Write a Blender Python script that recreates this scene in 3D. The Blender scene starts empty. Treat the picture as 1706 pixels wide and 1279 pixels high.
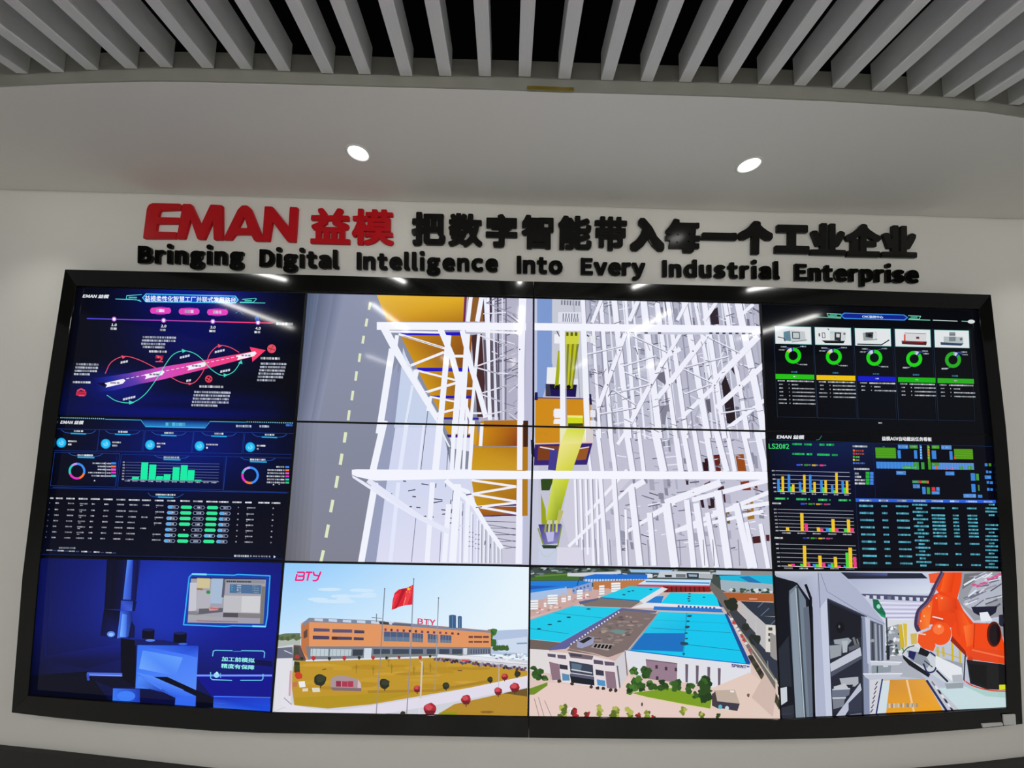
import bpy, bmesh, math, random
import numpy as np
from mathutils import Vector, Matrix

S = bpy.context.scene
COL = S.collection
W, H = 1706.0, 1279.0
# ------------------------------------------------------------------ camera
F = 540.0
PITCH, YAW, ROLL = 0.0742, -0.0111, 0.0221
CAM = np.array([-0.1102, -1.4274, 0.37])

def cam_axes():
    cx, sx, cy, sy = math.cos(PITCH), math.sin(PITCH), math.cos(YAW), math.sin(YAW)
    R = np.array([[cy, -sy, 0], [sy, cy, 0], [0, 0, 1]]) @ np.array([[1, 0, 0], [0, cx, -sx], [0, sx, cx]])
    r, f, u = R[:, 0], R[:, 1], R[:, 2]
    c, s = math.cos(ROLL), math.sin(ROLL)
    return c * r + s * u, c * u - s * r, f
CR, CU, CF = cam_axes()
cam = bpy.data.cameras.new('camera')
cam.sensor_fit = 'HORIZONTAL'; cam.sensor_width = 36; cam.lens = F / W * 36
cam.clip_start = 0.01; cam.clip_end = 60
co = bpy.data.objects.new('camera', cam); COL.objects.link(co)
co.matrix_world = Matrix(((CR[0], CU[0], -CF[0], CAM[0]), (CR[1], CU[1], -CF[1], CAM[1]), (CR[2], CU[2], -CF[2], CAM[2]), (0, 0, 0, 1)))
S.camera = co
# ------------------------------------------------------------------ world and exposure
S.view_settings.view_transform = 'Standard'
S.view_settings.look = 'None'
S.view_settings.exposure = 0.0
S.view_settings.gamma = 1.0
S.view_settings.use_curve_mapping = False
wd = bpy.data.worlds.new('world'); S.world = wd; wd.use_nodes = True
wd.node_tree.nodes['Background'].inputs[0].default_value = (1.0, 1.0, 1.0, 1)
wd.node_tree.nodes['Background'].inputs[1].default_value = 0.13
LAMP_E = 80.0          # brightness of the tube lamps
DOWN_W = 4.5           # watts of each recessed downlight

# ------------------------------------------------------------------ measuring: a point of the photo on a plane of the room
def ray(px, py):
    return CR * ((px - W / 2) / F) - CU * ((py - H / 2) / F) + CF
def at_y(px, py, y=0.0):
    d = ray(px, py); return CAM + (y - CAM[1]) / d[1] * d
def at_z(px, py, z):
    d = ray(px, py); return CAM + (z - CAM[2]) / d[2] * d

# ------------------------------------------------------------------ helpers
def lin(c):
    c = c / 255.0
    return c / 12.92 if c <= 0.04045 else ((c + 0.055) / 1.055) ** 2.4
def rgb(c): return (lin(c[0]), lin(c[1]), lin(c[2]), 1.0)

def mat(name, col, rough=0.5, spec=0.5, metal=0.0, bump=0.0, bscale=40.0, vary=0.0, stretch=(1, 1, 1), coat=0.0):
    m = bpy.data.materials.new(name); m.use_nodes = True
    nt = m.node_tree; b = nt.nodes['Principled BSDF']
    b.inputs['Base Color'].default_value = rgb(col)
    b.inputs['Roughness'].default_value = rough
    b.inputs['Specular IOR Level'].default_value = spec
    b.inputs['Metallic'].default_value = metal
    b.inputs['Coat Weight'].default_value = coat
    if bump or vary:
        tc = nt.nodes.new('ShaderNodeTexCoord'); mp = nt.nodes.new('ShaderNodeMapping')
        mp.inputs['Scale'].default_value = stretch
        n = nt.nodes.new('ShaderNodeTexNoise'); n.inputs['Scale'].default_value = bscale; n.inputs['Detail'].default_value = 5
        nt.links.new(tc.outputs['Object'], mp.inputs[0]); nt.links.new(mp.outputs[0], n.inputs['Vector'])
        if bump:
            bp = nt.nodes.new('ShaderNodeBump'); bp.inputs['Strength'].default_value = bump; bp.inputs['Distance'].default_value = 0.002
            nt.links.new(n.outputs['Fac'], bp.inputs['Height']); nt.links.new(bp.outputs[0], b.inputs['Normal'])
        if vary:
            mx = nt.nodes.new('ShaderNodeMix'); mx.data_type = 'RGBA'
            c = rgb(col)
            mx.inputs[6].default_value = tuple(x * (1 - vary) for x in c[:3]) + (1,)
            mx.inputs[7].default_value = tuple(min(1, x * (1 + vary)) for x in c[:3]) + (1,)
            nt.links.new(n.outputs['Fac'], mx.inputs[0]); nt.links.new(mx.outputs[2], b.inputs['Base Color'])
    return m
def emit(name, col, strength):
    m = bpy.data.materials.new(name); m.use_nodes = True
    b = m.node_tree.nodes['Principled BSDF']
    b.inputs['Base Color'].default_value = rgb((230, 230, 230))
    b.inputs['Emission Color'].default_value = rgb(col); b.inputs['Emission Strength'].default_value = strength
    return m

def mesh_obj(name, verts, faces, m, parent=None, smooth=False):
    me = bpy.data.meshes.new(name)
    me.from_pydata([tuple(map(float, v)) for v in verts], [], faces); me.update()
    if m: me.materials.append(m)
    if smooth:
        for p in me.polygons: p.use_smooth = True
    o = bpy.data.objects.new(name, me); COL.objects.link(o)
    if parent: o.parent = parent
    return o
def fix_normals(o):
    bm = bmesh.new(); bm.from_mesh(o.data); bmesh.ops.recalc_face_normals(bm, faces=bm.faces); bm.to_mesh(o.data); bm.free()
    return o
def tag(o, label, cat, group=None):
    o['label'] = label; o['category'] = cat
    if group: o['group'] = group
    return o
def struct(o):
    o['kind'] = 'structure'; return o
def empty(name, loc):
    o = bpy.data.objects.new(name, None); COL.objects.link(o); o.location = tuple(map(float, loc)); o.empty_display_size = 0.05
    return o
def child(o, parent):
    o.parent = parent; o.matrix_parent_inverse = Matrix.Translation(-Vector(parent.location)); return o
def box_vf(x0, x1, y0, y1, z0, z1):
    v = [(x, y, z) for z in (z0, z1) for y in (y0, y1) for x in (x0, x1)]
    f = [(0, 2, 3, 1), (4, 5, 7, 6), (0, 1, 5, 4), (2, 6, 7, 3), (0, 4, 6, 2), (1, 3, 7, 5)]
    return v, f
def bevel(o, w, seg=2):
    b = o.modifiers.new('bevel', 'BEVEL'); b.width = w; b.segments = seg; b.limit_method = 'ANGLE'; return o
def interp(pts, x):
    xs = [p[0] for p in pts]; ys = [p[1] for p in pts]
    return float(np.interp(x, xs, ys))

# ------------------------------------------------------------------ materials
M_wall = mat('wall_paint', (224, 222, 215), 0.55, 0.3, bump=0.05, bscale=220, vary=0.02)
M_soffit = mat('soffit_paint', (231, 230, 224), 0.6, 0.3, bump=0.04, bscale=200, vary=0.02)
M_fascia = mat('fascia_board', (144, 143, 134), 0.28, 0.5, vary=0.05, bscale=14, stretch=(1, 1, 14))
M_slat = mat('slat_wood', (212, 213, 213), 0.5, 0.3, bump=0.15, bscale=30, vary=0.08, stretch=(14, 0.6, 14))
M_plenum = mat('plenum_black', (10, 10, 11), 0.9, 0.1)
M_floor = mat('floor_tile', (202, 200, 196), 0.3, 0.5, vary=0.04, bscale=3)
M_base = mat('baseboard_black', (28, 25, 24), 0.3, 0.5, vary=0.1, bscale=8, stretch=(1, 8, 8))
M_frame = mat('frame_black', (18, 18, 17), 0.06, 0.32, vary=0.12, bscale=9)
M_bezel = mat('bezel_black', (9, 9, 10), 0.4, 0.3)
M_black = mat('letter_black', (9, 8, 7), 0.17, 0.3)
M_red = mat('letter_red', (188, 8, 22), 0.35, 0.2)
M_brass = mat('brass', (128, 112, 40), 0.4, 0.5, metal=0.3)
M_white = mat('white_plastic', (205, 205, 203), 0.5, 0.4)
M_trim = mat('lamp_trim', (225, 225, 222), 0.4, 0.5)
M_tube = emit('lamp_diffuser', (255, 254, 250), LAMP_E)
M_down = emit('downlight_lens', (255, 253, 247), 9.0)

# ------------------------------------------------------------------ room shell
YW = 0.05              # wall plane; the screens' faces lie on y = 0
ZS = 1.339             # underside of the soffit
ZF = -1.21             # floor
v, f = box_vf(-4.5, 4.5, YW, YW + 0.15, ZF - 0.1, 1.75)
struct(mesh_obj('wall_back', v, f, M_wall))
v, f = box_vf(-8, 8, -9, YW + 0.15, ZF - 0.2, ZF)
struct(mesh_obj('floor', v, f, M_floor))
v, f = box_vf(-8, 8, -9, YW + 0.15, 1.95, 2.05)
struct(mesh_obj('ceiling', v, f, M_plenum))

edge_px = [(-260, 190), (-120, 160), (0, 146), (96, 141), (170, 138.5), (252, 137), (340, 138), (428, 140), (605, 145), (850, 151.5), (957, 155), (1199, 162), (1390, 170), (1552, 180), (1640, 187), (1706, 197), (1850, 222), (2000, 255)]
top_px = [(-200, 130), (0, 105), (60, 102), (121, 98.5), (246, 95), (430, 94), (600, 97.5), (841, 105.5), (930, 109), (1100, 115), (1240, 121), (1400, 126), (1432, 129), (1497, 134.5), (1554, 141), (1612, 146), (1670, 153), (1706, 158), (1900, 190)]
edge = [at_z(x, y, ZS) for x, y in edge_px]
edge = [np.array([-4.4, edge[0][1], ZS])] + edge + [np.array([4.4, edge[-1][1], ZS])]
def fascia_y(x): return interp([(p[0], p[1]) for p in edge], x)
n = len(edge)
ZT = 1.436
v = []; f = []
for p in edge:
    v += [(p[0], p[1], ZS), (p[0], YW, ZS), (p[0], p[1] + 0.018, ZT - 0.05), (p[0], YW, ZT - 0.05)]
for i in range(n - 1):
    a, b = 4 * i, 4 * i + 4
    f += [(a, a + 1, b + 1, b), (a + 2, b + 2, b + 3, a + 3), (a + 1, a + 3, b + 3, b + 1), (a, b, b + 2, a + 2)]
f += [(0, 2, 3, 1), (4 * n - 4, 4 * n - 3, 4 * n - 1, 4 * n - 2)]
struct(fix_normals(mesh_obj('ceiling', v, f, M_soffit)))          # the white soffit
v = []; f = []
for p in edge:
    v += [(p[0], p[1] - 0.004, ZS + 0.002), (p[0], p[1] - 0.004, ZT), (p[0], p[1] + 0.016, ZT), (p[0], p[1] + 0.016, ZS + 0.002)]
for i in range(n - 1):
    a, b = 4 * i, 4 * i + 4
    for k in range(4): f.append((a + k, a + (k + 1) % 4, b + (k + 1) % 4, b + k))
struct(fix_normals(mesh_obj('trim_1', v, f, M_fascia)))           # the board on the soffit's front edge

bb = [(-700, 1170), (-300, 1202), (0, 1240), (90, 1249), (180, 1259), (350, 1278), (500, 1291), (853, 1305), (1300, 1298), (1540, 1277), (1620, 1270), (1706, 1260), (1900, 1238), (2300, 1200)]
bp = [at_y(x, y, YW) for x, y in bb]
bp = [np.array([-4.4, YW, bp[0][2]])] + bp + [np.array([4.4, YW, bp[-1][2]])]
v = []; f = []
for p in bp:
    v += [(p[0], YW - 0.016, p[2]), (p[0], YW, p[2]), (p[0], YW, ZF), (p[0], YW - 0.016, ZF)]
for i in range(len(bp) - 1):
    a, b = 4 * i, 4 * i + 4
    for k in range(4): f.append((a + k, a + (k + 1) % 4, b + (k + 1) % 4, b + k))
struct(fix_normals(mesh_obj('baseboard_back', v, f, M_base)))

# ------------------------------------------------------------------ ceiling slats
ends = [(38, 123), (97, 121), (154, 117), (219, 115), (278, 113), (347, 114), (411, 116), (474, 119), (546, 123), (608, 124), (677, 127), (742, 127), (808, 127.5), (874, 128), (940, 132), (1011, 134), (1077, 136), (1141, 137), (1207, 139), (1272, 141), (1332, 143), (1396, 147), (1462, 152), (1522, 158), (1580, 162), (1634, 169), (1689, 175)]
tops = [(0, 95), (0, 43), (30, 0), (103, 0), (175, 0), (256, 0), (331, 0), (405, 0), (487, 0), (561, 0), (642, 0), (719, 0), (801, 0), (880, 0), (960, 0), (1047, 0), (1128, 0), (1210, 0), (1291, 0), (1374, 0), (1450, 0), (1533, 0), (1620, 0), (1703, 0), (1706, 63), (1706, 120), (1706, 162)]
ORD = ['first', 'second', 'third', 'fourth', 'fifth', 'sixth', 'seventh', 'eighth', 'ninth', 'tenth', 'eleventh', 'twelfth', 'thirteenth', 'fourteenth']
SW, SH = 0.0375, 0.09
for i, (e, t) in enumerate(zip(ends, tops)):
    P = at_y(e[0], e[1], -0.497)
    for _ in range(4): P = at_y(e[0], e[1], fascia_y(P[0]) - 0.005)
    z = P[2]
    dx = 0.0
    if 1 < i < 24:
        Q = at_z(t[0], t[1], z); dx = (Q[0] - P[0]) / (Q[1] - P[1])
        dx = max(-0.06, min(0.06, dx))
    elif i <= 1: dx = 0.03
    else: dx = -0.03
    y0, y1 = P[1], -5.2
    w = SW / 2
    xe = P[0] + dx * (y1 - y0)
    v = [(P[0] - w, y0, z), (P[0] + w, y0, z), (P[0] + w, y0, z + SH), (P[0] - w, y0, z + SH), (xe - w, y1, z), (xe + w, y1, z), (xe + w, y1, z + SH), (xe - w, y1, z + SH)]
    o = fix_normals(mesh_obj('ceiling_slat', v, [(0, 1, 2, 3), (5, 4, 7, 6), (0, 4, 5, 1), (1, 5, 6, 2), (2, 6, 7, 3), (3, 7, 4, 0)], M_slat))
    bevel(o, 0.0012, 1)
    if i < 13: lb = 'grey ceiling slat, %s counting from the left edge of the slatted ceiling' % ORD[i]
    elif i == 13: lb = 'grey ceiling slat pointing almost straight down, just left of the brass strip'
    else: lb = 'grey ceiling slat, %s counting from the right edge of the slatted ceiling' % ORD[26 - i]
    tag(o, lb, 'ceiling slat', 'grey slats of the ceiling')

a = at_y(877, 151, -0.508); b = at_y(956, 153, -0.508)
yb = fascia_y(0.0) - 0.005
vv, ff = box_vf(at_y(878, 150, yb)[0], at_y(956, 150, yb)[0], yb - 0.003, yb, ZS - 0.001, ZS + 0.011)
tag(bevel(mesh_obj('brass_strip', vv, ff, M_brass), 0.001), 'short brass strip on the front edge of the white soffit', 'metal strip')

# ------------------------------------------------------------------ lamps
def ring_mesh(name, prof, m, parent, loc, seg=40):
    v = []; f = []
    k = len(prof)
    for i in range(seg):
        a = 2 * math.pi * i / seg
        for r, z in prof: v.append((r * math.cos(a), r * math.sin(a), z))
    for i in range(seg):
        for j in range(k - 1):
            a, b = i * k + j, ((i + 1) % seg) * k + j
            f.append((a, b, b + 1, a + 1))
    o = fix_normals(mesh_obj(name, v, f, m, smooth=True)); o.parent = parent
    return o
dl = [at_z(597, 255, ZS), at_z(1248, 275, ZS)]
sp = dl[1][0] - dl[0][0]
dl = [dl[0] - np.array([sp, 0, 0])] + dl + [dl[1] + np.array([sp, 0, 0])]
LB = ['round recessed downlight in the soffit beyond the left side of the sign', 'round recessed downlight in the soffit above the red letters',
      'round recessed downlight in the soffit above the black Chinese characters on the right', 'round recessed downlight in the soffit beyond the right side of the sign']
for p, lb in zip(dl, LB):
    t = tag(empty('recessed_downlight', (p[0], p[1], ZS)), lb, 'downlight', 'round downlights in the soffit')
    ring_mesh('trim_ring', [(0.034, 0.004), (0.035, -0.001), (0.042, -0.004), (0.0465, -0.0005), (0.0465, 0.0)], M_trim, t, p)
    o = ring_mesh('lens', [(0.0005, -0.0035), (0.02, -0.003), (0.0345, -0.0005)], M_down, t, p)
    L = bpy.data.lights.new('downlight_beam', 'SPOT'); L.energy = DOWN_W; L.spot_size = math.radians(95); L.spot_blend = 0.7; L.shadow_soft_size = 0.03; L.color = (1, 0.99, 0.96)
    lo = bpy.data.objects.new('downlight_beam', L); COL.objects.link(lo); lo.parent = t; lo.location = (0, 0, -0.012)
k = 0
for row, (ya, yb_) in enumerate([(-2.78, -1.68), (-6.3, -5.0)]):
    for c, x in enumerate([-2.95, -1.46, 0.0, 1.46, 2.93]):
        t = tag(empty('linear_lamp', (x, (ya + yb_) / 2, 1.36)), 'long white linear lamp under the slats, %s of the row %s' % (ORD[c], 'nearer the screens' if row == 0 else 'farther back'), 'lamp', 'linear lamps under the slats')
        ln = yb_ - ya
        v, f = box_vf(-0.026, 0.026, -ln / 2, ln / 2, 0.0005, 0.035)
        bevel(mesh_obj('housing', v, f, M_trim, t), 0.004)
        v = []; f = []
        for q in range(13):                                  # half-round diffuser under the housing
            a = math.pi + math.pi * q / 12
            v += [(0.024 * math.cos(a), -ln / 2 + 0.01, 0.024 * math.sin(a)), (0.024 * math.cos(a), ln / 2 - 0.01, 0.024 * math.sin(a))]
            f.append((2 * q, 2 * q + 1, (2 * q + 3) % 26, (2 * q + 2) % 26))
        f += [tuple(range(0, 26, 2)), tuple(range(1, 26, 2))]
        fix_normals(mesh_obj('diffuser', v, f, M_tube, t))
        for wx in (-1, 1):
            v, f = box_vf(-0.002, 0.002, wx * ln * 0.4 - 0.002, wx * ln * 0.4 + 0.002, 0.02, 0.6)
            mesh_obj('hanging_wire', v, f, M_trim, t)

# ------------------------------------------------------------------ display frame
out_top = [(108, 448.5), (300, 453), (520, 457.7), (679, 462.5), (888.5, 468.8), (1100, 473), (1300, 478.5), (1450, 484), (1651, 490.6)]
in_top = [(126.5, 476), (320, 481), (512, 485), (700, 490), (889, 494.5), (1080, 499), (1265, 503.5), (1450, 509.5), (1632, 514.5)]
out_bot = [(19, 1187), (100, 1196.5), (187, 1205), (352, 1217.5), (440, 1221), (664, 1225), (885, 1229), (1133, 1231.5), (1260, 1232.3), (1400, 1229.5), (1490, 1224.4), (1579, 1217.8), (1640, 1213), (1704, 1206)]
in_bot = [(46, 1158.5), (140, 1166), (236, 1173), (376, 1182), (452.6, 1187.5), (660, 1190.5), (880, 1194), (1090, 1196.5), (1299.5, 1198.5), (1390, 1196), (1490, 1191.5), (1580, 1187), (1679, 1180)]
out_lf = [(108, 448.5), (71.6, 680), (37, 959), (19, 1187)]
in_lf = [(126.5, 476), (95.5, 692), (65.5, 927.5), (46, 1158.5)]
out_rt = [(1651, 490.6), (1678.4, 730), (1694.5, 957), (1704, 1206)]
in_rt = [(1632, 514.5), (1655, 724), (1671, 950), (1679, 1180)]
YO, YI, YF = -0.0216, -0.014, -0.0085     # outer edge, inner edge, back of the lip in front of the screens
def resample(pts, n, axis):
    a = [p[axis] for p in pts]; b = [p[1 - axis] for p in pts]
    t = np.linspace(a[0], a[-1], n); r = np.interp(t, a, b)
    return [(x, y) if axis == 0 else (y, x) for x, y in zip(t, r)]
fr = empty('screen_surround', (0, YW, 0))
tag(fr, 'glossy black frame around the wall of screens', 'frame')
def rail(name, outer, inner, axis, n, cut=None):
    O, I = resample(outer, n, axis), resample(inner, n, axis)
    v = []; f = []
    for o_, i_ in zip(O, I):
        po = at_y(o_[0], o_[1], YO); pi = at_y(i_[0], i_[1], YI)
        d = po - pi; d = d / np.linalg.norm(d)
        q = po + (pi - po) * 0.25
        v += [po, pi, np.array([pi[0], YF, pi[2]]), np.array([q[0], YF, q[2]]), np.array([q[0], YW, q[2]]), np.array([po[0], YW, po[2]])]
    for i in range(n - 1):
        a, b = 6 * i, 6 * i + 6
        for k in range(6): f.append((a + k, a + (k + 1) % 6, b + (k + 1) % 6, b + k))
    f += [(0, 1, 2, 3, 4, 5), tuple(6 * n - 1 - k for k in range(6))]
    o = fix_normals(mesh_obj(name, v, f, M_frame)); child(o, fr)
    return bevel(o, 0.0012, 2)
def split(pts, x):
    y = interp(pts, x)
    return [p for p in pts if p[0] < x - 1] + [(x - 0.25, y)], [(x + 0.25, y)] + [p for p in pts if p[0] > x + 1]
for nm, o_, i_ in (('top_rail', out_top, in_top), ('bottom_rail', out_bot, in_bot)):
    oa, ob = split(o_, 889 if nm == 'top_rail' else 881); ia, ib = split(i_, 889 if nm == 'top_rail' else 881)
    rail(nm, oa, ia, 0, 24); rail(nm, ob, ib, 0, 24)
rail('side_rail', out_lf, in_lf, 1, 14); rail('side_rail', out_rt, in_rt, 1, 14)

def wall_box(name, quad, y_back, y_front, m):      # quad: TL TR BR BL pixels of the front face
    fr_ = [at_y(x, y, y_front) for x, y in quad]
    bk = [np.array([p[0], y_back, p[2]]) for p in fr_]
    return fix_normals(mesh_obj(name, fr_ + bk, [(0, 1, 2, 3), (7, 6, 5, 4), (0, 4, 5, 1), (1, 5, 6, 2), (2, 6, 7, 3), (3, 7, 4, 0)], m))
o = wall_box('white_sticker', [(1672, 1191), (1692, 1190), (1693, 1207), (1673, 1208)], -0.0185, -0.0225, M_white)
tag(bevel(o, 0.0008), 'small white square plate on the lower right corner of the frame', 'plate')
o = wall_box('cable_cover', [(1637, 1206.5), (1671, 1204.5), (1671.5, 1208.5), (1638, 1212)], -0.0185, -0.0245, M_white)
tag(bevel(o, 0.001), 'thin white strip lying left of the small white plate on the frame', 'strip')
# ------------------------------------------------------------------ raised lettering
FONT = None
try:
    import os
    fp = os.path.join(bpy.utils.system_resource('DATAFILES', path='fonts'), 'Noto Sans CJK Regular.woff2')
    if os.path.exists(fp): FONT = bpy.data.fonts.load(fp)
except Exception:
    FONT = None
_tc = {}
def text_tris(body, cjk_font=True):
    """triangles of a text (n,3,2), in em units"""
    key = (body, cjk_font)
    if key in _tc: return _tc[key]
    cu = bpy.data.curves.new('text', 'FONT'); cu.body = body; cu.size = 1.0; cu.resolution_u = 3
    if FONT and cjk_font: cu.font = FONT
    o = bpy.data.objects.new('text', cu); COL.objects.link(o)
    dg = bpy.context.evaluated_depsgraph_get(); dg.update()
    me = bpy.data.meshes.new_from_object(o.evaluated_get(dg))
    me.calc_loop_triangles()
    vs = np.array([v.co[:2] for v in me.vertices]).reshape(-1, 2)
    tr = np.array([t.vertices[:] for t in me.loop_triangles], int).reshape(-1, 3)
    r = vs[tr] if len(tr) else np.zeros((0, 3, 2))
    bpy.data.objects.remove(o); bpy.data.curves.remove(cu); bpy.data.meshes.remove(me)
    _tc[key] = r
    return r
def raster(tris, res, pad):
    lo = tris.reshape(-1, 2).min(0) - pad; hi = tris.reshape(-1, 2).max(0) + pad
    nx, ny = int((hi[0] - lo[0]) * res) + 2, int((hi[1] - lo[1]) * res) + 2
    g = np.zeros((ny, nx), bool)
    for t in tris:
        p = (t - lo) * res
        x0, y0 = np.floor(p.min(0)).astype(int); x1, y1 = np.ceil(p.max(0)).astype(int) + 1
        X, Y = np.meshgrid(np.arange(x0, x1), np.arange(y0, y1))
        a, b, c = p
        d = (b[0] - a[0]) * (c[1] - a[1]) - (c[0] - a[0]) * (b[1] - a[1])
        if abs(d) < 1e-9: continue
        u = ((b[0] - X) * (c[1] - Y) - (c[0] - X) * (b[1] - Y)) / d
        w = ((c[0] - X) * (a[1] - Y) - (a[0] - X) * (c[1] - Y)) / d
        g[y0:y1, x0:x1] |= (u >= -0.01) & (w >= -0.01) & (1 - u - w >= -0.01)
    return g, lo
def dilate(g, r):
    out = g.copy(); R = int(math.ceil(r))
    for dy in range(-R, R + 1):
        for dx in range(-R, R + 1):
            if abs(dx) + abs(dy) <= 1.7 * r + .5 and max(abs(dx), abs(dy)) <= r + .5 and (dx or dy):
                out |= np.roll(np.roll(g, dy, 0), dx, 1)
    return out
def contours(g, blur=1):
    A = g.astype(float)
    for _ in range(blur):
        A = (A + np.roll(A, 1, 0) + np.roll(A, -1, 0)) / 3
        A = (A + np.roll(A, 1, 1) + np.roll(A, -1, 1)) / 3
    A[0] = A[-1] = 0; A[:, 0] = A[:, -1] = 0
    ny, nx = A.shape; nxt = {}
    def pt(kind, x, y):
        if kind == 'h': a, b = A[y, x], A[y, x + 1]; return (x + (0.5 - a) / (b - a), y)
        a, b = A[y, x], A[y + 1, x]; return (x, y + (0.5 - a) / (b - a))
    ins = A > 0.5
    cs = ins[:-1, :-1] * 1 + ins[:-1, 1:] * 2 + ins[1:, 1:] * 4 + ins[1:, :-1] * 8
    E_ = lambda x, y: {'b': ('h', x, y), 't': ('h', x, y + 1), 'l': ('v', x, y), 'r': ('v', x + 1, y)}
    T = {1: ['bl'], 2: ['rb'], 3: ['rl'], 4: ['tr'], 5: ['bl', 'tr'], 6: ['tb'], 7: ['tl'], 8: ['lt'], 9: ['bt'], 10: ['rb', 'lt'], 11: ['rt'], 12: ['lr'], 13: ['br'], 14: ['lb']}
    for y, x in zip(*np.nonzero((cs > 0) & (cs < 15))):
        e = E_(x, y)
        for s in T[cs[y, x]]: nxt[e[s[0]]] = e[s[1]]
    loops = []
    while nxt:
        k0 = next(iter(nxt)); k = k0; L = []
        while k in nxt:
            L.append(pt(*k)); k = nxt.pop(k)
        if len(L) > 6: loops.append(np.array(L))
    return loops
def simplify(L, tol):
    n = len(L); i0 = 0; i1 = int(np.argmax(((L - L[0]) ** 2).sum(1)))
    def dp(a):
        if len(a) < 3: return [a[0]]
        d = a[-1] - a[0]; q = a - a[0]; ln = math.hypot(*d)
        dist = np.abs(d[0] * q[:, 1] - d[1] * q[:, 0]) / ln if ln > 1e-9 else np.hypot(q[:, 0], q[:, 1])
        k = int(dist.argmax())
        if dist[k] <= tol: return [a[0]]
        return dp(a[:k + 1]) + dp(a[k:])
    return np.array(dp(L[i0:i1 + 1]) + dp(np.vstack([L[i1:], L[:1]])))
def solid(loops, depth, bev):
    """extruded mesh data of closed loops, front at +depth"""
    cu = bpy.data.curves.new('glyph', 'CURVE'); cu.dimensions = '2D'; cu.fill_mode = 'BOTH'
    cu.extrude = depth / 2 - bev; cu.bevel_depth = bev; cu.bevel_resolution = 1; cu.offset = -bev
    for L in loops:
        s = cu.splines.new('POLY'); s.points.add(len(L) - 1)
        for i, p in enumerate(L): s.points[i].co = (p[0], p[1], 0, 1)
        s.use_cyclic_u = True
    o = bpy.data.objects.new('glyph', cu); COL.objects.link(o)
    dg = bpy.context.evaluated_depsgraph_get(); dg.update()
    me = bpy.data.meshes.new_from_object(o.evaluated_get(dg))
    vs = np.array([v.co[:] for v in me.vertices]); fs = [tuple(p.vertices) for p in me.polygons]
    bpy.data.objects.remove(o); bpy.data.curves.remove(cu); bpy.data.meshes.remove(me)
    return vs, fs
YL, DL = YW, 0.012
def put_letter(name, loops, box, quad, m):
    """loops in units inside box (x0,y0,x1,y1); quad = pixels of TL TR BR BL on the front face"""
    q = [at_y(x, y, YL - DL) for x, y in quad]
    wd = np.linalg.norm(q[1] - q[0]); sc = wd / max(box[2] - box[0], 1e-6)
    L2 = []
    for L in loops:
        o = []
        for p in L:
            u = (p[0] - box[0]) / (box[2] - box[0]); w = (p[1] - box[1]) / (box[3] - box[1])
            r = (q[3] * (1 - u) + q[2] * u) * (1 - w) + (q[0] * (1 - u) + q[1] * u) * w
            o.append((r[0], r[2]))
        L2.append(o)
    vs, fs = solid(L2, DL, 0.0012)
    base = np.array([(q[2][0] + q[3][0]) / 2, YL, (q[2][2] + q[3][2]) / 2])
    V = [(a[0] - base[0], -DL / 2 - a[2], a[1] - base[2]) for a in vs]
    o = fix_normals(mesh_obj(name, V, fs, m)); o.location = tuple(base)
    return o
_gc = {}
def glyph(ch, dil, res=400):
    k = (ch, dil)
    if k not in _gc:
        t = text_tris(ch).copy()
        if ch == 'i': t[t[..., 1].min(-1) > 0.205] += np.array([0, 0.03])     # keep the dot clear of the stem
        g, lo = raster(t, res, dil + 0.05)
        g = dilate(g, dil * res)
        Ls = [simplify(L, 0.6) / res + lo for L in contours(g)]
        a = np.vstack(Ls); _gc[k] = (Ls, (a[:, 0].min(), a[:, 1].min(), a[:, 0].max(), a[:, 1].max()))
    return _gc[k]

C5 = lambda x, y: (200 + x / 3.412, 320 + y / 3.412)
def chaikin(P, keep=0.16):
    P = np.array(P, float); o = []
    for i in range(len(P)):
        a, b, c = P[i - 1], P[i], P[(i + 1) % len(P)]
        da, dc = np.linalg.norm(a - b), np.linalg.norm(c - b)
        r = min(7.0, da * 0.4, dc * 0.4)
        p0, p1 = b + (a - b) / da * r, b + (c - b) / dc * r
        for t in (0, .33, .67, 1): o.append((1 - t) ** 2 * p0 + 2 * t * (1 - t) * b + t * t * p1)
    return np.array(o)
RED = {
 'E': [[(129, 263), (151, 92), (163, 70), (182, 61), (340, 64), (351, 74), (346, 100), (224, 105), (214, 141), (338, 144), (333, 180), (208, 180), (203, 223), (322, 226), (316, 263)]],
 'M': [[(319, 264), (356, 65), (404, 66), (458, 185), (513, 69), (581, 73), (582, 270), (531, 271), (526, 160), (478, 268), (438, 267), (398, 152), (366, 264)]],
 'A': [[(583, 270), (668, 98), (692, 74), (722, 74), (744, 94), (817, 278), (762, 277), (742, 240), (654, 240), (632, 271)], [(672, 203), (723, 203), (704, 138)]],
 'N': [[(806, 277), (821, 79), (866, 81), (957, 196), (964, 82), (1010, 85), (997, 284), (950, 281), (866, 168), (848, 279)]]}
RL = {'E': 'big red raised letter E at the left end of the wall sign', 'M': 'big red raised letter M between the red E and A', 'A': 'big red raised letter A between the red M and N', 'N': 'big red raised letter N beside the red Chinese characters'}
for ch, loops in RED.items():
    L = [chaikin(l) * np.array([1, -1]) for l in loops]
    a = np.vstack(L); bx = (a[:, 0].min(), a[:, 1].min(), a[:, 0].max(), a[:, 1].max())
    o = put_letter('sign_letter', L, bx, [C5(bx[0], -bx[3]), C5(bx[2], -bx[3]), C5(bx[2], -bx[1]), C5(bx[0], -bx[1])], M_red)
    tag(o, RL[ch], 'letter', 'big red letters of the sign')
def crop_box(x0, y0, ox, oy, a, b, c, d): return [ox + a / 3.412, oy + b / 3.412, ox + c / 3.412, oy + d / 3.412]
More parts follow.
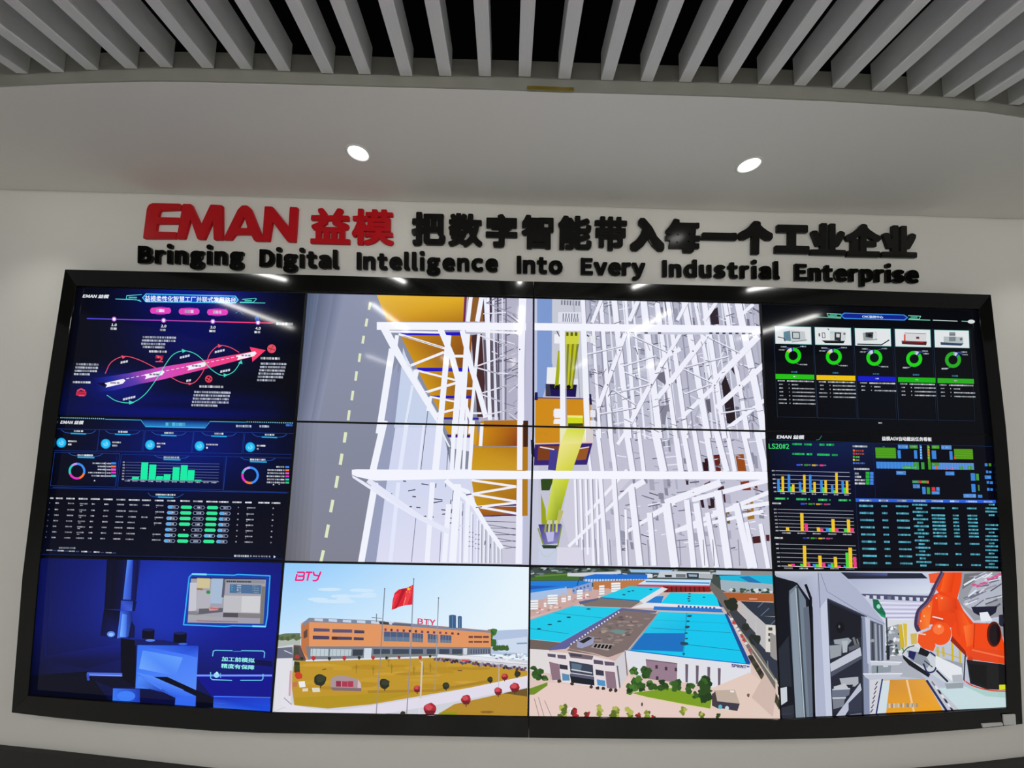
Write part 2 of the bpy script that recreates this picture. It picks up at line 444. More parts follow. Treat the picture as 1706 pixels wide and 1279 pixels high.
HAN = [('益', 200, 320, 1080, 90, 1305, 293, 'red', 'red raised Chinese character right of the red letter N'),
 ('模', 200, 320, 1315, 94, 1553, 300, 'red', 'red raised Chinese character last of the red sign, beside the black characters'),
 ('把', 660, 330, 85, 78, 280, 270, 'b', 'big black raised character, first of the black Chinese slogan'),
 ('数', 660, 330, 295, 84, 490, 276, 'b', 'big black raised character, second of the black Chinese slogan'),
 ('字', 660, 330, 507, 90, 690, 279, 'b', 'big black raised character, third of the black Chinese slogan'),
 ('智', 660, 330, 711, 94, 896, 288, 'b', 'big black raised character, fourth of the black Chinese slogan'),
 ('能', 660, 330, 919, 99, 1112, 293, 'b', 'big black raised character, fifth of the black Chinese slogan'),
 ('带', 660, 330, 1126, 103, 1314, 298, 'b', 'big black raised character, sixth of the black Chinese slogan'),
 ('入', 660, 330, 1331, 112, 1526, 301, 'b', 'big black two-stroke raised character shaped like a forked tent, without a roof'),
 ('每', 1060, 340, 166, 82, 366, 276, 'b', 'big black raised character carrying a bright lamp reflection'),
 ('一', 1060, 340, 372, 160, 574, 204, 'b', 'black raised character that is one single horizontal bar'),
 ('个', 1060, 340, 579, 94, 778, 286, 'b', 'big black raised character like an arrow up, right of the single bar'),
 ('工', 1060, 340, 789, 116, 987, 281, 'b', 'big black raised character like a capital I, fourth from the slogan end'),
 ('业', 1060, 340, 989, 107, 1193, 290, 'b', 'big black raised character, third from the end of the Chinese slogan'),
 ('企', 1060, 340, 1189, 111, 1394, 300, 'b', 'big black raised character with a peaked roof, second from the slogan end'),
 ('业', 1060, 340, 1396, 120, 1598, 303, 'b', 'big black raised character ending the Chinese slogan at the right')]
DIL = {'益': .012, '模': .009, '数': .013, '把': .018, '字': .02, '智': .013, '能': .014, '带': .014, '每': .017, '企': .02, '业': .017}
for ch, ox, oy, a, b, c, d, col, lb in HAN:
    Ls, bx = glyph(ch, DIL.get(ch, 0.03) + 0.001, 400)
    x0, y0, x1, y1 = crop_box(0, 0, ox, oy, a, b, c, d)
    sl = 0.02 * (x1 - x0) / 2
    o = put_letter('sign_character', Ls, bx, [(x0 + 1, y0 - sl), (x1, y0 + sl), (x1, y1 + sl), (x0, y1 - sl)], M_red if col == 'red' else M_black)
    tag(o, lb, 'letter', 'red characters of the sign' if col == 'red' else 'black characters of the Chinese slogan')
WORDS = [('Bringing', 228.6, 405.2, 408.8, 438.2, 441.5), ('Digital', 431.5, 564, 414.4, 444, 447.6), ('Intelligence', 593.6, 830, 419.6, 448.2, 452.4),
         ('Into', 860.8, 937.8, 425.6, 454.8, 456.2), ('Every', 967.7, 1075.6, 428.8, 457, 459.3), ('Industrial', 1104, 1299.7, 432.5, 460.6, 465), ('Enterprise', 1325, 1532, 438.6, 466.8, 471.5)]
DE = 0.0195
for word, xl, xr, ytop, bl, br in WORDS:
    g = [glyph(ch, DE) for ch in word]
    cap = g[0][1][3]; base_ = -DE
    vs_ = (bl - ytop) / (cap - base_)              # pixels per em
    ws = [(q_[1][2] - q_[1][0]) * vs_ * 1.12 for q_ in g]
    gap = (xr - xl - sum(ws)) / (len(word) - 1)
    left = [xl + sum(ws[:k_]) + gap * k_ for k_ in range(len(word))]
    seen = {}
    for i, ch in enumerate(word):
        Ls, bx = g[i]
        X0, X1 = left[i], left[i] + ws[i]
        sc = (bl - ytop) / (cap - base_)
        yy = lambda x, v: bl + (br - bl) * (x - xl) / (xr - xl) - (v - base_) * sc
        lean = 0.6 * (853 - (X0 + X1) / 2) / 700
        o = put_letter('slogan_letter', Ls, bx, [(X0 + lean, yy(X0, bx[3])), (X1 + lean, yy(X1, bx[3])), (X1, yy(X1, bx[1])), (X0, yy(X0, bx[1]))], M_black)
        cnt = word.count(ch); seen[ch] = seen.get(ch, 0) + 1
        which = 'the only %s' % ch if cnt == 1 else '%s %s' % (ORD[seen[ch] - 1], ch)
        tag(o, 'black raised letter %s on the wall, %s of the word %s' % (ch, which, word), 'letter', 'black letters of the English slogan')
# ------------------------------------------------------------------ the screens: what they show is drawn as flat luminous shapes on each screen's face
def homog(src, dst):
    A = []; b = []
    for (x, y), (u, v) in zip(src, dst):
        A.append([x, y, 1, 0, 0, 0, -u * x, -u * y]); b.append(u)
        A.append([0, 0, 0, x, y, 1, -v * x, -v * y]); b.append(v)
    h = np.linalg.solve(np.array(A, float), np.array(b, float))
    return np.append(h, 1).reshape(3, 3)
def hap(Hm, p):
    p = np.asarray(p, float); q = np.concatenate([p, np.ones(p.shape[:-1] + (1,))], -1) @ Hm.T
    return q[..., :2] / q[..., 2:]
SQ = [(0, 0), (1, 0), (1, 1), (0, 1)]
rnd = random.Random(7)
class Canvas:
    """picture shown on one screen or a block of screens; coordinates are read in a crop (ox, oy, scale) of the photo"""
    def __init__(s, quad, crop):
        s.quad = quad; s.h = homog(quad, SQ); s.hi = np.linalg.inv(s.h); s.items = []; s.crop(*crop)
    def crop(s, ox, oy, k): s.c = (ox, oy, k)
    def px(s, p):
        p = np.asarray(p, float); return p / s.c[2] + np.array(s.c[:2])
    def uv(s, p): return hap(s.h, s.px(p))
    def add(s, polys, cols):            # polys in photo pixels; one layer; cols: per polygon colour or per vertex list
        s.items.append((polys, cols))
    def P(s, pts, col): s.add([s.px(pts)], [col])
    def Q(s, pts, cols): s.add([s.px(pts)], [list(cols)])
    def full(s, fn, nu=24, nv=14):      # smooth background, fn(u, v) -> colour
        polys = []; cols = []
        for j in range(nv):
            for i in range(nu):
                c = [(i / nu, j / nv), ((i + 1) / nu, j / nv), ((i + 1) / nu, (j + 1) / nv), (i / nu, (j + 1) / nv)]
                e = [(min(max((a - .5) * 1.006 + .5, -1), 2), min(max((b - .5) * 1.006 + .5, -1), 2)) for a, b in c]
                polys.append(hap(s.hi, e)); cols.append([fn(a, b) for a, b in c])
        s.add(polys, cols)
    def rectuv(s, u0, v0, u1, v1, col): s.add([hap(s.hi, [(u0, v0), (u1, v0), (u1, v1), (u0, v1)])], [col])
    def R(s, x0, y0, x1, y1, col):      # rectangle parallel to the screen, from its upper left and lower right corners
        a, b = s.uv((x0, y0)), s.uv((x1, y1)); s.rectuv(a[0], a[1], b[0], b[1], col)
    def box(s, x0, y0, x1, y1, w, col): # outline
        a, b = s.uv((x0, y0)), s.uv((x1, y1)); c = hap(s.hi, [(a[0], a[1]), (b[0], a[1]), (b[0], b[1]), (a[0], b[1])])
        c = [(np.array(q) - s.c[:2]) * s.c[2] for q in c]
        s.L(c + [c[0]], w, col)
    def L(s, pts, w, col, w2=None):
        pts = [np.array(p, float) for p in pts]; polys = []; n_ = len(pts)
        for i in range(n_ - 1):
            d = pts[i + 1] - pts[i]; ln = np.linalg.norm(d)
            if ln < 1e-6: continue
            d /= ln; nn = np.array([-d[1], d[0]])
            wa = w if w2 is None else w + (w2 - w) * i / (n_ - 1); wb = w if w2 is None else w + (w2 - w) * (i + 1) / (n_ - 1)
            e = d * min(w * 0.25, ln * .3) if n_ > 2 else d * 0
            polys.append(s.px([pts[i] - e + nn * wa / 2, pts[i + 1] + e + nn * wb / 2, pts[i + 1] + e - nn * wb / 2, pts[i] - e - nn * wa / 2]))
        if n_ > 2:
            for p in polys: s.add([p], [col])
        else: s.add(polys, [col] * len(polys))
    def curve(s, pts, w, col, w2=None, n=8):   # Catmull-Rom through the points
        P_ = [np.array(p, float) for p in pts]; P_ = [2 * P_[0] - P_[1]] + P_ + [2 * P_[-1] - P_[-2]]; o = []
        for i in range(1, len(P_) - 2):
            for k in range(n):
                t = k / n; a, b, c, d = P_[i - 1:i + 3]
                o.append(0.5 * (2 * b + (c - a) * t + (2 * a - 5 * b + 4 * c - d) * t * t + (3 * b - a - 3 * c + d) * t ** 3))
        s.L(o + [P_[-2]], w, col, w2)
    def dash(s, a, b, n, duty, w, col):
        a, b = np.array(a, float), np.array(b, float)
        for i in range(n): s.L([a + (b - a) * (i / n), a + (b - a) * ((i + duty) / n)], w, col)
    def C(s, x, y, r, col, ry=None, n=20, rot=0):
        ry = ry or r; s.P([(x + r * math.cos(2 * math.pi * i / n + rot), y + ry * math.sin(2 * math.pi * i / n + rot)) for i in range(n)], col)
    def ring(s, x, y, r0, r1, segs):    # segs: (deg0, deg1, colour), clockwise from the top
        for a0, a1, col in segs:
            n = max(2, int(abs(a1 - a0) / 15)); an = [math.radians(a0 + (a1 - a0) * i / n) for i in range(n + 1)]
            polys = []
            for i in range(n):
                a, b = an[i], an[i + 1]
                polys.append(s.px([(x + r1 * math.sin(a), y - r1 * math.cos(a)), (x + r1 * math.sin(b), y - r1 * math.cos(b)), (x + r0 * math.sin(b), y - r0 * math.cos(b)), (x + r0 * math.sin(a), y - r0 * math.cos(a))]))
            s.add(polys, [col] * n)
    def blob(s, x, y, rx, ry, col, n=11, j=0.25):
        s.P([(x + rx * (1 + rnd.uniform(-j, j)) * math.cos(2 * math.pi * i / n), y + ry * (1 + rnd.uniform(-j, j)) * math.sin(2 * math.pi * i / n)) for i in range(n)], col)
    def T(s, body, x0, y0, x1, y1, col, bold=0.0, shear=0.0, poly=None):   # text filling a box
        t = text_tris(body).copy()
        a = t.reshape(-1, 2).min(0); b = t.reshape(-1, 2).max(0)
        t = (t - a) / (b - a)
        if poly is not None:
            q = np.array(poly, float); u, v = t[..., 0:1], 1 - t[..., 1:2]
            pts = (q[0] * (1 - u) + q[1] * u) * (1 - v) + (q[3] * (1 - u) + q[2] * u) * v
            pts = s.px(pts)
        else:
            A, B = s.uv((x0, y0)), s.uv((x1, y1))
            u = A[0] + (B[0] - A[0]) * (t[..., 0] + shear * (t[..., 1] - .5) * (B[1] - A[1]) / (B[0] - A[0]) / 1.78); v = A[1] + (B[1] - A[1]) * (1 - t[..., 1])
            pts = hap(s.hi, np.stack([u, v], -1))
        s.add([p for p in pts], [col] * len(pts))
        if bold:
            for dx, dy in ((bold, 0), (0, bold * .6), (bold, bold * .6)): s.add([p + np.array([dx, dy]) / s.c[2] for p in pts], [col] * len(pts))
    def bars(s, x0, y0, x1, y1, col, cw=None, gap=0.3):   # a line of writing too small to read: a row of short blurred blocks
        ht = y1 - y0 if y1 > y0 else 4; cw = cw or ht * 0.9
        ln = math.hypot(x1 - x0, 0); n = max(1, int(ln / cw)); sl = 0.02
        polys = []; cols = []
        for i in range(n):
            a = x0 + (x1 - x0) * i / n; b = a + (x1 - x0) / n * (1 - gap * rnd.random())
            k = 0.62 + 0.38 * rnd.random(); y = y0 + sl * (a - x0); t_ = ht * (0.1 * rnd.random())
            polys.append(s.px([(a, y + t_), (b, y + t_ + sl * (b - a)), (b, y + ht), (a, y + ht - t_ * .5)])); cols.append(tuple(c * k for c in col))
        s.add(polys, cols)

def clip_poly(P, C, quad):
    """Sutherland-Hodgman of polygon P with vertex colours C against a convex quad (clockwise in image space)"""
    P = [np.array(p) for p in P]; C = [np.array(c, float) for c in C]
    for i in range(4):
        a = np.array(quad[i]); b = np.array(quad[(i + 1) % 4]); e = b - a
        d = [e[0] * (p[1] - a[1]) - e[1] * (p[0] - a[0]) for p in P]
        if all(x >= 0 for x in d): continue
        if all(x <= 0 for x in d): return [], []
        NP, NC = [], []
        for k in range(len(P)):
            j = (k + 1) % len(P)
            if d[k] >= 0: NP.append(P[k]); NC.append(C[k])
            if (d[k] > 0 and d[j] < 0) or (d[k] < 0 and d[j] > 0):
                t = d[k] / (d[k] - d[j]); NP.append(P[k] + t * (P[j] - P[k])); NC.append(C[k] + t * (C[j] - C[k]))
        P, C = NP, NC
        if len(P) < 3: return [], []
    return P, C

M_screen = bpy.data.materials.new('screen_glass'); M_screen.use_nodes = True
_b = M_screen.node_tree.nodes['Principled BSDF']; _a = M_screen.node_tree.nodes.new('ShaderNodeVertexColor'); _a.layer_name = 'picture'
_b.inputs['Base Color'].default_value = (0.004, 0.004, 0.005, 1); _b.inputs['Roughness'].default_value = 0.07; _b.inputs['Specular IOR Level'].default_value = 0.13
M_screen.node_tree.links.new(_a.outputs['Color'], _b.inputs['Emission Color']); _b.inputs['Emission Strength'].default_value = 1.0
M_screen.cycles.emission_sampling = 'NONE'
LAYER = 0.00006
def build_screen(canvas, quad, parent):
    pts, faces, cols, z = [], [], [], []
    boxes = []; levels = []
    for polys, cs in canvas.items:
        got = []
        for P, c in zip(polys, cs):
            pc = c if isinstance(c, list) else [c] * len(P)
            p2, c2 = clip_poly(P, pc, quad)
            if len(p2) >= 3: got.append((p2, c2))
        if not got: continue
        A = np.vstack([np.array(g[0]) for g in got]); bx = np.concatenate([A.min(0), A.max(0)])
        if boxes:
            B = np.array(boxes); hit = (B[:, 0] < bx[2]) & (B[:, 2] > bx[0]) & (B[:, 1] < bx[3]) & (B[:, 3] > bx[1])
            lv = (np.array(levels)[hit].max() + 1) if hit.any() else 0
        else: lv = 0
        boxes.append(bx); levels.append(lv)
        for p2, c2 in got:
            i0 = len(pts)
            for q in p2:
                w = at_y(q[0], q[1], 0.0); pts.append((w[0], -LAYER * lv, w[2]))
            faces.append(tuple(range(i0, i0 + len(p2)))); cols += [(lin(max(0, min(255, c[0]))), lin(max(0, min(255, c[1]))), lin(max(0, min(255, c[2]))), 1.0) for c in c2]
    o = mesh_obj('screen', pts, faces, M_screen)
    me = o.data
    if len(me.loops) == len(cols):
        vc = me.color_attributes.new('picture', 'FLOAT_COLOR', 'CORNER')
        vi = np.zeros(len(me.loops), int); me.loops.foreach_get('vertex_index', vi)
        vc.data.foreach_set('color', np.array(cols, np.float32)[vi].ravel())
    # every face looks into the room
    bm = bmesh.new(); bm.from_mesh(me)
    for fc in bm.faces:
        fc.normal_update()
        if fc.normal.y > 0: fc.normal_flip()
    bm.to_mesh(me); bm.free()
    child(o, parent); return o, max(levels)

# screen corners measured in the photo, 5 columns by 4 rows
GRID = [[(127.5, 477.5), (511, 487), (889, 496), (1265.5, 505), (1631, 516)],
        [(96.5, 693), (493.5, 702), (888.4, 710), (1276, 718), (1654, 724)],
        [(66.5, 927), (473, 935), (882.8, 942), (1287.8, 949), (1670, 949.5)],
        [(47, 1158), (452.6, 1186.5), (880, 1193), (1299.8, 1197.5), (1677.8, 1179)]]
def gquad(c0, r0, c1, r1): return [GRID[r0][c0], GRID[r0][c1], GRID[r1][c1], GRID[r1][c0]]
def inset(q, d):
    c = [np.array(p, float) for p in q]; o = []
    for i in range(4):
        a = c[i]; p = c[(i + 1) % 4] - a; r = c[i - 1] - a
        o.append(tuple(a + d * p / np.linalg.norm(p) + d * r / np.linalg.norm(r)))
    return o
WT = (225, 228, 235)
def mixc(a, b, t):
    t = max(0.0, min(1.0, t)); return tuple(x + (y - x) * t for x, y in zip(a, b))
# ---- upper left: road map of the flexible smart factory
def pic_roadmap():
    s = Canvas(gquad(0, 0, 1, 1), (0, 440, 3.281))
    def bg(u, v):
        c = (3, 4, 12)
        c = mixc(c, (14, 30, 150), 1.15 * math.exp(-((u - .52) / .26) ** 2 - ((v + .02) / .28) ** 2))
        c = mixc(c, (8, 14, 88), .95 * math.exp(-((u - .52) / .3) ** 2 - ((v - .38) / .3) ** 2))
        c = mixc(c, (5, 16, 120), .95 * math.exp(-((u - .45) / .5) ** 2 - ((v - .93) / .12) ** 2))
        c = mixc(c, (10, 25, 130), .9 * math.exp(-((u - .22) / .16) ** 2 - ((v - .76) / .12) ** 2))
        c = mixc(c, (2, 3, 20), .6 * math.exp(-((u - .62) / .4) ** 2 - ((v - .9) / .03) ** 2))
        return mixc(c, (3, 3, 10), min(1, max(0, (u - .9) * 9)))
    s.full(bg, 30, 20)
    s.T('EMAN 益模', 455, 163, 592, 186, WT, bold=2.0, shear=.2)
    tq = (95, 225, 225)
    s.L([(632, 190), (745, 194), (772, 204)], 3, tq); s.L([(690, 190), (693, 172), (775, 166)], 3, tq); s.L([(690, 190), (768, 197)], 3, tq)
    s.R(704, 178, 748, 187, (60, 190, 170))
    s.L([(1310, 210), (1450, 212)], 3, tq); s.L([(1325, 192), (1395, 186), (1402, 190), (1385, 208), (1312, 207)], 3, tq); s.R(1338, 194, 1376, 203, (70, 190, 160))
    s.P([(776, 183), (797, 160), (1288, 172), (1306, 196), (1288, 214), (797, 208)], (70, 200, 240))
    s.P([(783, 184), (800, 165), (1284, 177), (1298, 196), (1284, 209), (800, 203)], (20, 66, 190))
    s.T('益模柔性化智慧工厂并联式发展路径', 792, 172, 1290, 209, (235, 245, 255), poly=[(792, 170), (1290, 182), (1290, 209), (792, 204)], bold=1.2)
    for x, y in ((878, 254), (1034, 258), (1189, 262)):
        s.C(x, y, 56, (150, 40, 160), 22, n=26)
        s.R(x - 42, y - 17, x + 42, y + 17, (228, 66, 190)); s.C(x - 42, y, 15, (228, 66, 190), 17); s.C(x + 42, y, 15, (228, 66, 190), 17)
        s.bars(x - 24, y - 10, x + 24, y + 8, (255, 220, 255), 16)
    s.curve([(1287, 268), (1308, 258), (1330, 274)], 3, (20, 110, 190))
    n = 12
    for i in range(n):
        t0, t1 = i / n, (i + 1) / n
        s.L([(475 + 1020 * t0, 297 + 25 * t0), (475 + 1020 * t1, 297 + 25 * t1)], 6, mixc((80, 70, 220), (250, 60, 130), t0 * 1.3))
    for x, y, l in ((624, 300, '1.0'), (895, 307, '2.0'), (1164, 313, '3.0'), (1411, 319, '4.0')):
        s.C(x, y, 13, (190, 110, 220)); s.C(x, y, 8, (245, 240, 255))
        s.T(l, x - 14, y + 24, x + 12, y + 38, WT, bold=1.5); s.bars(x - 20, y + 45, x + 14, y + 58, WT, 14)
    s.C(1406, 298, 13, (20, 90, 190)); s.bars(1510, 317, 1604, 333, WT, 15)
    for x0, x1, y, k in ((780, 965, 392, 3), (416, 540, 540, 4), (1425, 1566, 537, 6), (1062, 1262, 692, 5)):
        for i in range(k + (1 if k == 3 else 0)):
            ww = 1 if i < k - 1 else .72
            xs = x0 - i * 4
            s.bars(xs + (12 if x0 == 780 and i == k else 0), y + i * 18, xs + (x1 - x0) * ww, y + i * 18 + 12, (190, 196, 215), 13)
    s.bars(815, 470, 915, 482, WT, 14); s.bars(398, 638, 496, 650, WT, 14); s.bars(1424, 507, 1534, 520, WT, 14); s.bars(1090, 661, 1222, 674, WT, 14)
    # the great arrow
    lo = [(525, 700), (620, 690), (760, 655), (880, 632), (1100, 578), (1376, 506)]; up = [(510, 622), (600, 612), (700, 596), (880, 562), (1100, 527), (1374, 478)]
    cc = [(8, 16, 90), (30, 40, 150), (95, 60, 170), (205, 75, 190), (232, 66, 150), (245, 60, 110)]
    for i in range(5): s.Q([up[i], up[i + 1], lo[i + 1], lo[i]], [cc[i], cc[i + 1], cc[i + 1], cc[i]])
    s.P([(1365, 452), (1452, 470), (1380, 534), (1376, 506), (1374, 478)], (246, 62, 108))
    s.P([(530, 650), (575, 645), (575, 672)], (4, 4, 30))
    s.dash((690, 626), (1400, 484), 26, .6, 3, (240, 225, 250))
    for x, y in ((628, 648), (842, 602), (1074, 555), (1345, 498)):
        s.P([(x - 56, y + 2), (x + 48, y - 22), (x + 58, y - 12), (x + 44, y + 4), (x - 50, y + 26), (x - 42, y + 12)], (242, 240, 250))
        s.bars(x - 25, y - 5, x + 30, y + 5, (170, 160, 190), 14)
    rd = (235, 80, 110); cy = (70, 215, 190)
    s.curve([(575, 597), (610, 535), (680, 504), (760, 522), (860, 570)], 4, rd); s.P([(664, 498), (690, 505), (672, 518)], rd)
    s.curve([(935, 618), (990, 645), (1050, 652), (1090, 620), (1125, 560), (1150, 490), (1200, 446), (1260, 455), (1310, 482)], 4, rd)
    s.P([(1030, 646), (1056, 652), (1034, 662)], rd); s.P([(1194, 437), (1220, 446), (1198, 458)], rd)
    s.curve([(585, 716), (640, 748), (720, 756), (790, 715), (850, 640), (900, 560), (950, 495), (1010, 474), (1070, 490), (1120, 530), (1160, 575), (1220, 608), (1280, 590), (1322, 535)], 4, cy)
    s.P([(706, 744), (736, 756), (708, 767)], cy); s.P([(998, 463), (1024, 474), (1002, 485)], cy); s.P([(1228, 597), (1252, 606), (1230, 618)], cy); s.P([(1308, 542), (1326, 524), (1332, 546)], cy)
    for x, y, w, a in ((684, 530, 48, -14), (1017, 500, 66, -16), (1208, 470, 66, -16), (1238, 578, 66, -14), (708, 728, 70, -16), (1036, 632, 34, -12)):
        for k in range(int(w / 14)):
            xx = x - w / 2 + k * 14; yy = y + (xx - x) * a / 70 - 3
            s.P([(xx, yy), (xx + 11, yy - 2), (xx + 10, yy + 10), (xx - 1, yy + 12)], (205, 208, 225))
    s.R(850, 498, 892, 516, (150, 30, 55)); s.L([(856, 500), (876, 506), (886, 518), (872, 530)], 6, (235, 70, 95)); s.L([(850, 532), (892, 533)], 5, rd); s.C(866, 508, 6, (240, 90, 110))
    s.ring(1141, 627, 13, 20, [(0, 360, (225, 60, 85))]); s.L([(1128, 620), (1152, 636)], 6, (230, 65, 90)); s.L([(1150, 615), (1136, 640)], 5, (230, 65, 90))
    s.C(1485, 462, 24, (225, 80, 100)); s.L([(1466, 458), (1504, 470)], 4, (140, 40, 60)); s.L([(1475, 478), (1494, 444)], 3, (140, 40, 60))
    s.R(418, 695, 470, 718, (200, 45, 75))
    for k in range(5): s.C(426 + k * 9, 688 + 4 * abs(k - 2) - 6, 5, (235, 70, 100))
    s.L([(424, 704), (464, 706)], 4, (120, 25, 50)); s.L([(430, 718), (462, 719)], 6, (235, 75, 105))
    return s
# ---- middle left: production dashboard with a big table
def pic_dashboard():
    s = Canvas(gquad(0, 1, 1, 2), (0, 680, 3.281))
    def bg(u, v):
        c = (3, 4, 16)
        c = mixc(c, (8, 24, 112), 1.0 * math.exp(-((u - .55) / .36) ** 2 - ((v - .2) / .34) ** 2))
        return mixc(c, (5, 8, 34), max(0, (v - .55) * 1.5))
    s.full(bg, 26, 16)
    ln = (24, 60, 150); cy = (60, 190, 240)
    s.dash((330, 50), (574, 57), 22, .55, 7, (120, 190, 215)); s.dash((1348, 73), (1606, 80), 22, .55, 7, (120, 190, 215))
    s.L([(574, 60), (770, 64), (795, 98)], 3, cy); s.L([(1122, 106), (1148, 72), (1345, 76)], 3, cy)
    s.Q([(772, 64), (1148, 72), (1122, 106), (795, 99)], [(10, 40, 120), (10, 40, 120), (40, 130, 205), (40, 130, 205)])
    s.L([(795, 100), (1122, 107)], 4, cy)
    s.T('EMAN 益模', 333, 65, 454, 87, WT, bold=1.8, shear=.2); s.bars(905, 76, 1014, 96, (80, 190, 235), 18, .15)
    s.bars(1290, 90, 1376, 103, (180, 195, 215), 12); s.bars(1418, 92, 1472, 104, (180, 195, 215), 12); s.bars(1563, 85, 1600, 98, (60, 120, 220), 14)
    for i, (x0, x1, yt, yb, tx) in enumerate(((312, 530, 112, 235, 430), (545, 775, 116, 238, 672), (795, 1045, 122, 243, 924), (1062, 1322, 126, 248, 1198), (1340, 1600, 132, 252, 1474))):
        s.box(x0, yt, x1, yb, 2, ln)
        s.curve([(tx - 95, yt + 6), (tx - 60, yt + 22), (tx + 60, yt + 25), (tx + 95, yt + 10)], 2.5, (40, 90, 180))
        s.bars(tx - 26, yt + 7, tx + 26, yt + 17, WT, 11); s.L([(tx - 42, yt + 25), (tx + 42, yt + 28)], 7, (30, 170, 230))
    for x, y, n_ in ((336, 188, 2), (578, 194, 3), (821, 200, 2), (1091, 206, 1), (1368, 212, 1)):
        s.C(x, y, 27, (20, 150, 215), n=26); s.C(x, y, 23, (35, 190, 245), n=26); s.ring(x, y, 8, 12, [(0, 290, (150, 225, 255))]); s.L([(x - 6, y), (x + 6, y)], 3, (150, 225, 255))
        s.bars(x + 36, y - 13, x + 84 + (16 if x == 1091 else 0), y - 4, WT, 9); s.bars(x + 36, y + 4, x + 37 + 9 * n_, y + 14, WT, 8)
    for x0, x1, yt, yb, tx in ((300, 634, 240, 430, 470), (664, 1220, 252, 445, 940), (1240, 1582, 264, 458, 1412)):
        s.box(x0, yt, x1, yb, 2, ln); s.curve([(tx - 95, yt + 4), (tx - 60, yt + 18), (tx + 60, yt + 21), (tx + 95, yt + 8)], 2.5, (40, 90, 180))
        s.bars(tx - 44, yt + 10, tx + 42, yt + 21, WT, 12); s.L([(tx - 46, yt + 27), (tx + 46, yt + 30)], 7, (30, 170, 230))
    s.L([(640, 260), (630, 440)], 5, (12, 30, 95)); s.L([(1228, 270), (1218, 450)], 5, (12, 30, 95))
    bl, og, pk, mg, gr, pu = (60, 140, 245), (240, 120, 60), (235, 90, 205), (225, 50, 190), (40, 205, 190), (150, 130, 240)
    s.ring(421, 343, 34, 46, [(0, 110, bl), (110, 160, og), (160, 250, mg), (250, 320, gr), (320, 360, (190, 150, 240))])
    s.ring(1367, 366, 36, 48, [(0, 165, bl), (165, 215, og), (215, 285, mg), (285, 310, gr), (310, 360, (190, 160, 245))])
    for k, (x0, c) in enumerate(((506, bl), (534, og), (534, pk), (482, mg), (500, gr))):
        y = 296 + k * 17; s.bars(x0, y, 606, y + 8, (205, 210, 225), 10); s.L([(578, y - 2), (576, y + 12)], 3, (160, 165, 190)); s.R(608, y - 1, 634, y + 10, c)
    for k, (x0, c) in enumerate(((1510, bl), (1462, og), (1462, pk), (1458, mg), (1460, gr), (1458, (60, 200, 110)))):
        y = 315 + k * 17; s.bars(x0, y, 1556, y + 9, (205, 210, 225), 10); s.R(1560, y + 1, 1580, y + 11, c)
    s.P([(512, 398), (517, 390), (522, 398)], WT); s.P([(1490, 420), (1495, 412), (1500, 420)], WT); s.bars(1524, 412, 1530, 418, WT, 5)
    for k in range(7):
        y = 294 + k * 15.5; s.L([(690 - k, y), (1200 - k * 1.2, y + 10)], 1.6, (110, 125, 165)); s.bars(672 - k, y - 4, 684 - k, y + 4, (190, 195, 210), 6)
    gc = (25, 235, 165)
    tops = [(722, 373), (772, 295), (816, 307), (854, 370), (895, 360), (944, 321), (988, 310), (1026, 338), (1064, 390)]
    for k, (x, y) in enumerate(tops):
        b = 389 + (x - 722) * .018
        s.P([(x + 2, y), (x + 39, y + 1), (x + 36 - (b - y) * .03, b), (x - 2 - (b - y) * .03, b)], gc)
    s.L([(700, 391), (1196, 401)], 2.5, (150, 165, 200))
    for k in range(12): s.bars(682 + k * 43, 393 + k * .9, 710 + k * 43, 399 + k * .9, (190, 195, 210), 7)
    s.L([(290, 432), (1565, 462)], 2.5, ln); s.box(262, 436, 1560, 824, 2, (18, 44, 110))
    s.curve([(810, 462), (840, 482), (960, 487), (1005, 468)], 2.5, (40, 90, 180)); s.bars(850, 466, 960, 476, WT, 11); s.L([(866, 484), (950, 487)], 7, (30, 170, 230))
    hx = [(274, 20), (306, 38), (362, 48), (430, 50), (496, 50), (566, 50), (636, 50), (704, 60), (776, 50), (846, 48), (914, 44), (986, 52), (1056, 52), (1128, 62), (1196, 54), (1270, 52), (1340, 36), (1412, 62), (1484, 50)]
    for x, w in hx:
        y = 486 + (x - 274) * .022; s.bars(x, y, x + w, y + 9, (225, 228, 235), 11, .12)
    rows = [(521, 548)] + [(0, 0)] * 6
    for r in range(7):
        y = 518 + r * 30.6; sh = -r * 3.6
        for j, (x, w, m) in enumerate(((270, 5, .6), (303, 26, .9), (372, 44, .8), (436, 48, .8), (502, 22, .9), (570, 30, .9), (640, 52, .9), (708, 50, .9), (780, 38, .9), (852, 50, .9), (1350, 50, .9), (1490, 10, .9), (1300, 9, .9))):
            if x == 780 and r not in (0, 2, 4): continue
            if x == 852 and r == 4: continue
            xx = x + sh * (1 if x < 900 else .6); yy = y + (x - 270) * .024 + (2 if r else -2)
            s.bars(xx, yy - 3, xx + w * (.75 + .25 * rnd.random()), yy + 4.5, tuple(c * m for c in (205, 208, 222)), 8, .2)
            if x in (436, 852, 1350) and r < 6: s.bars(xx + 2, yy + 8, xx + (16 if x == 436 else 6), yy + 13, (170, 172, 190), 6, .2)
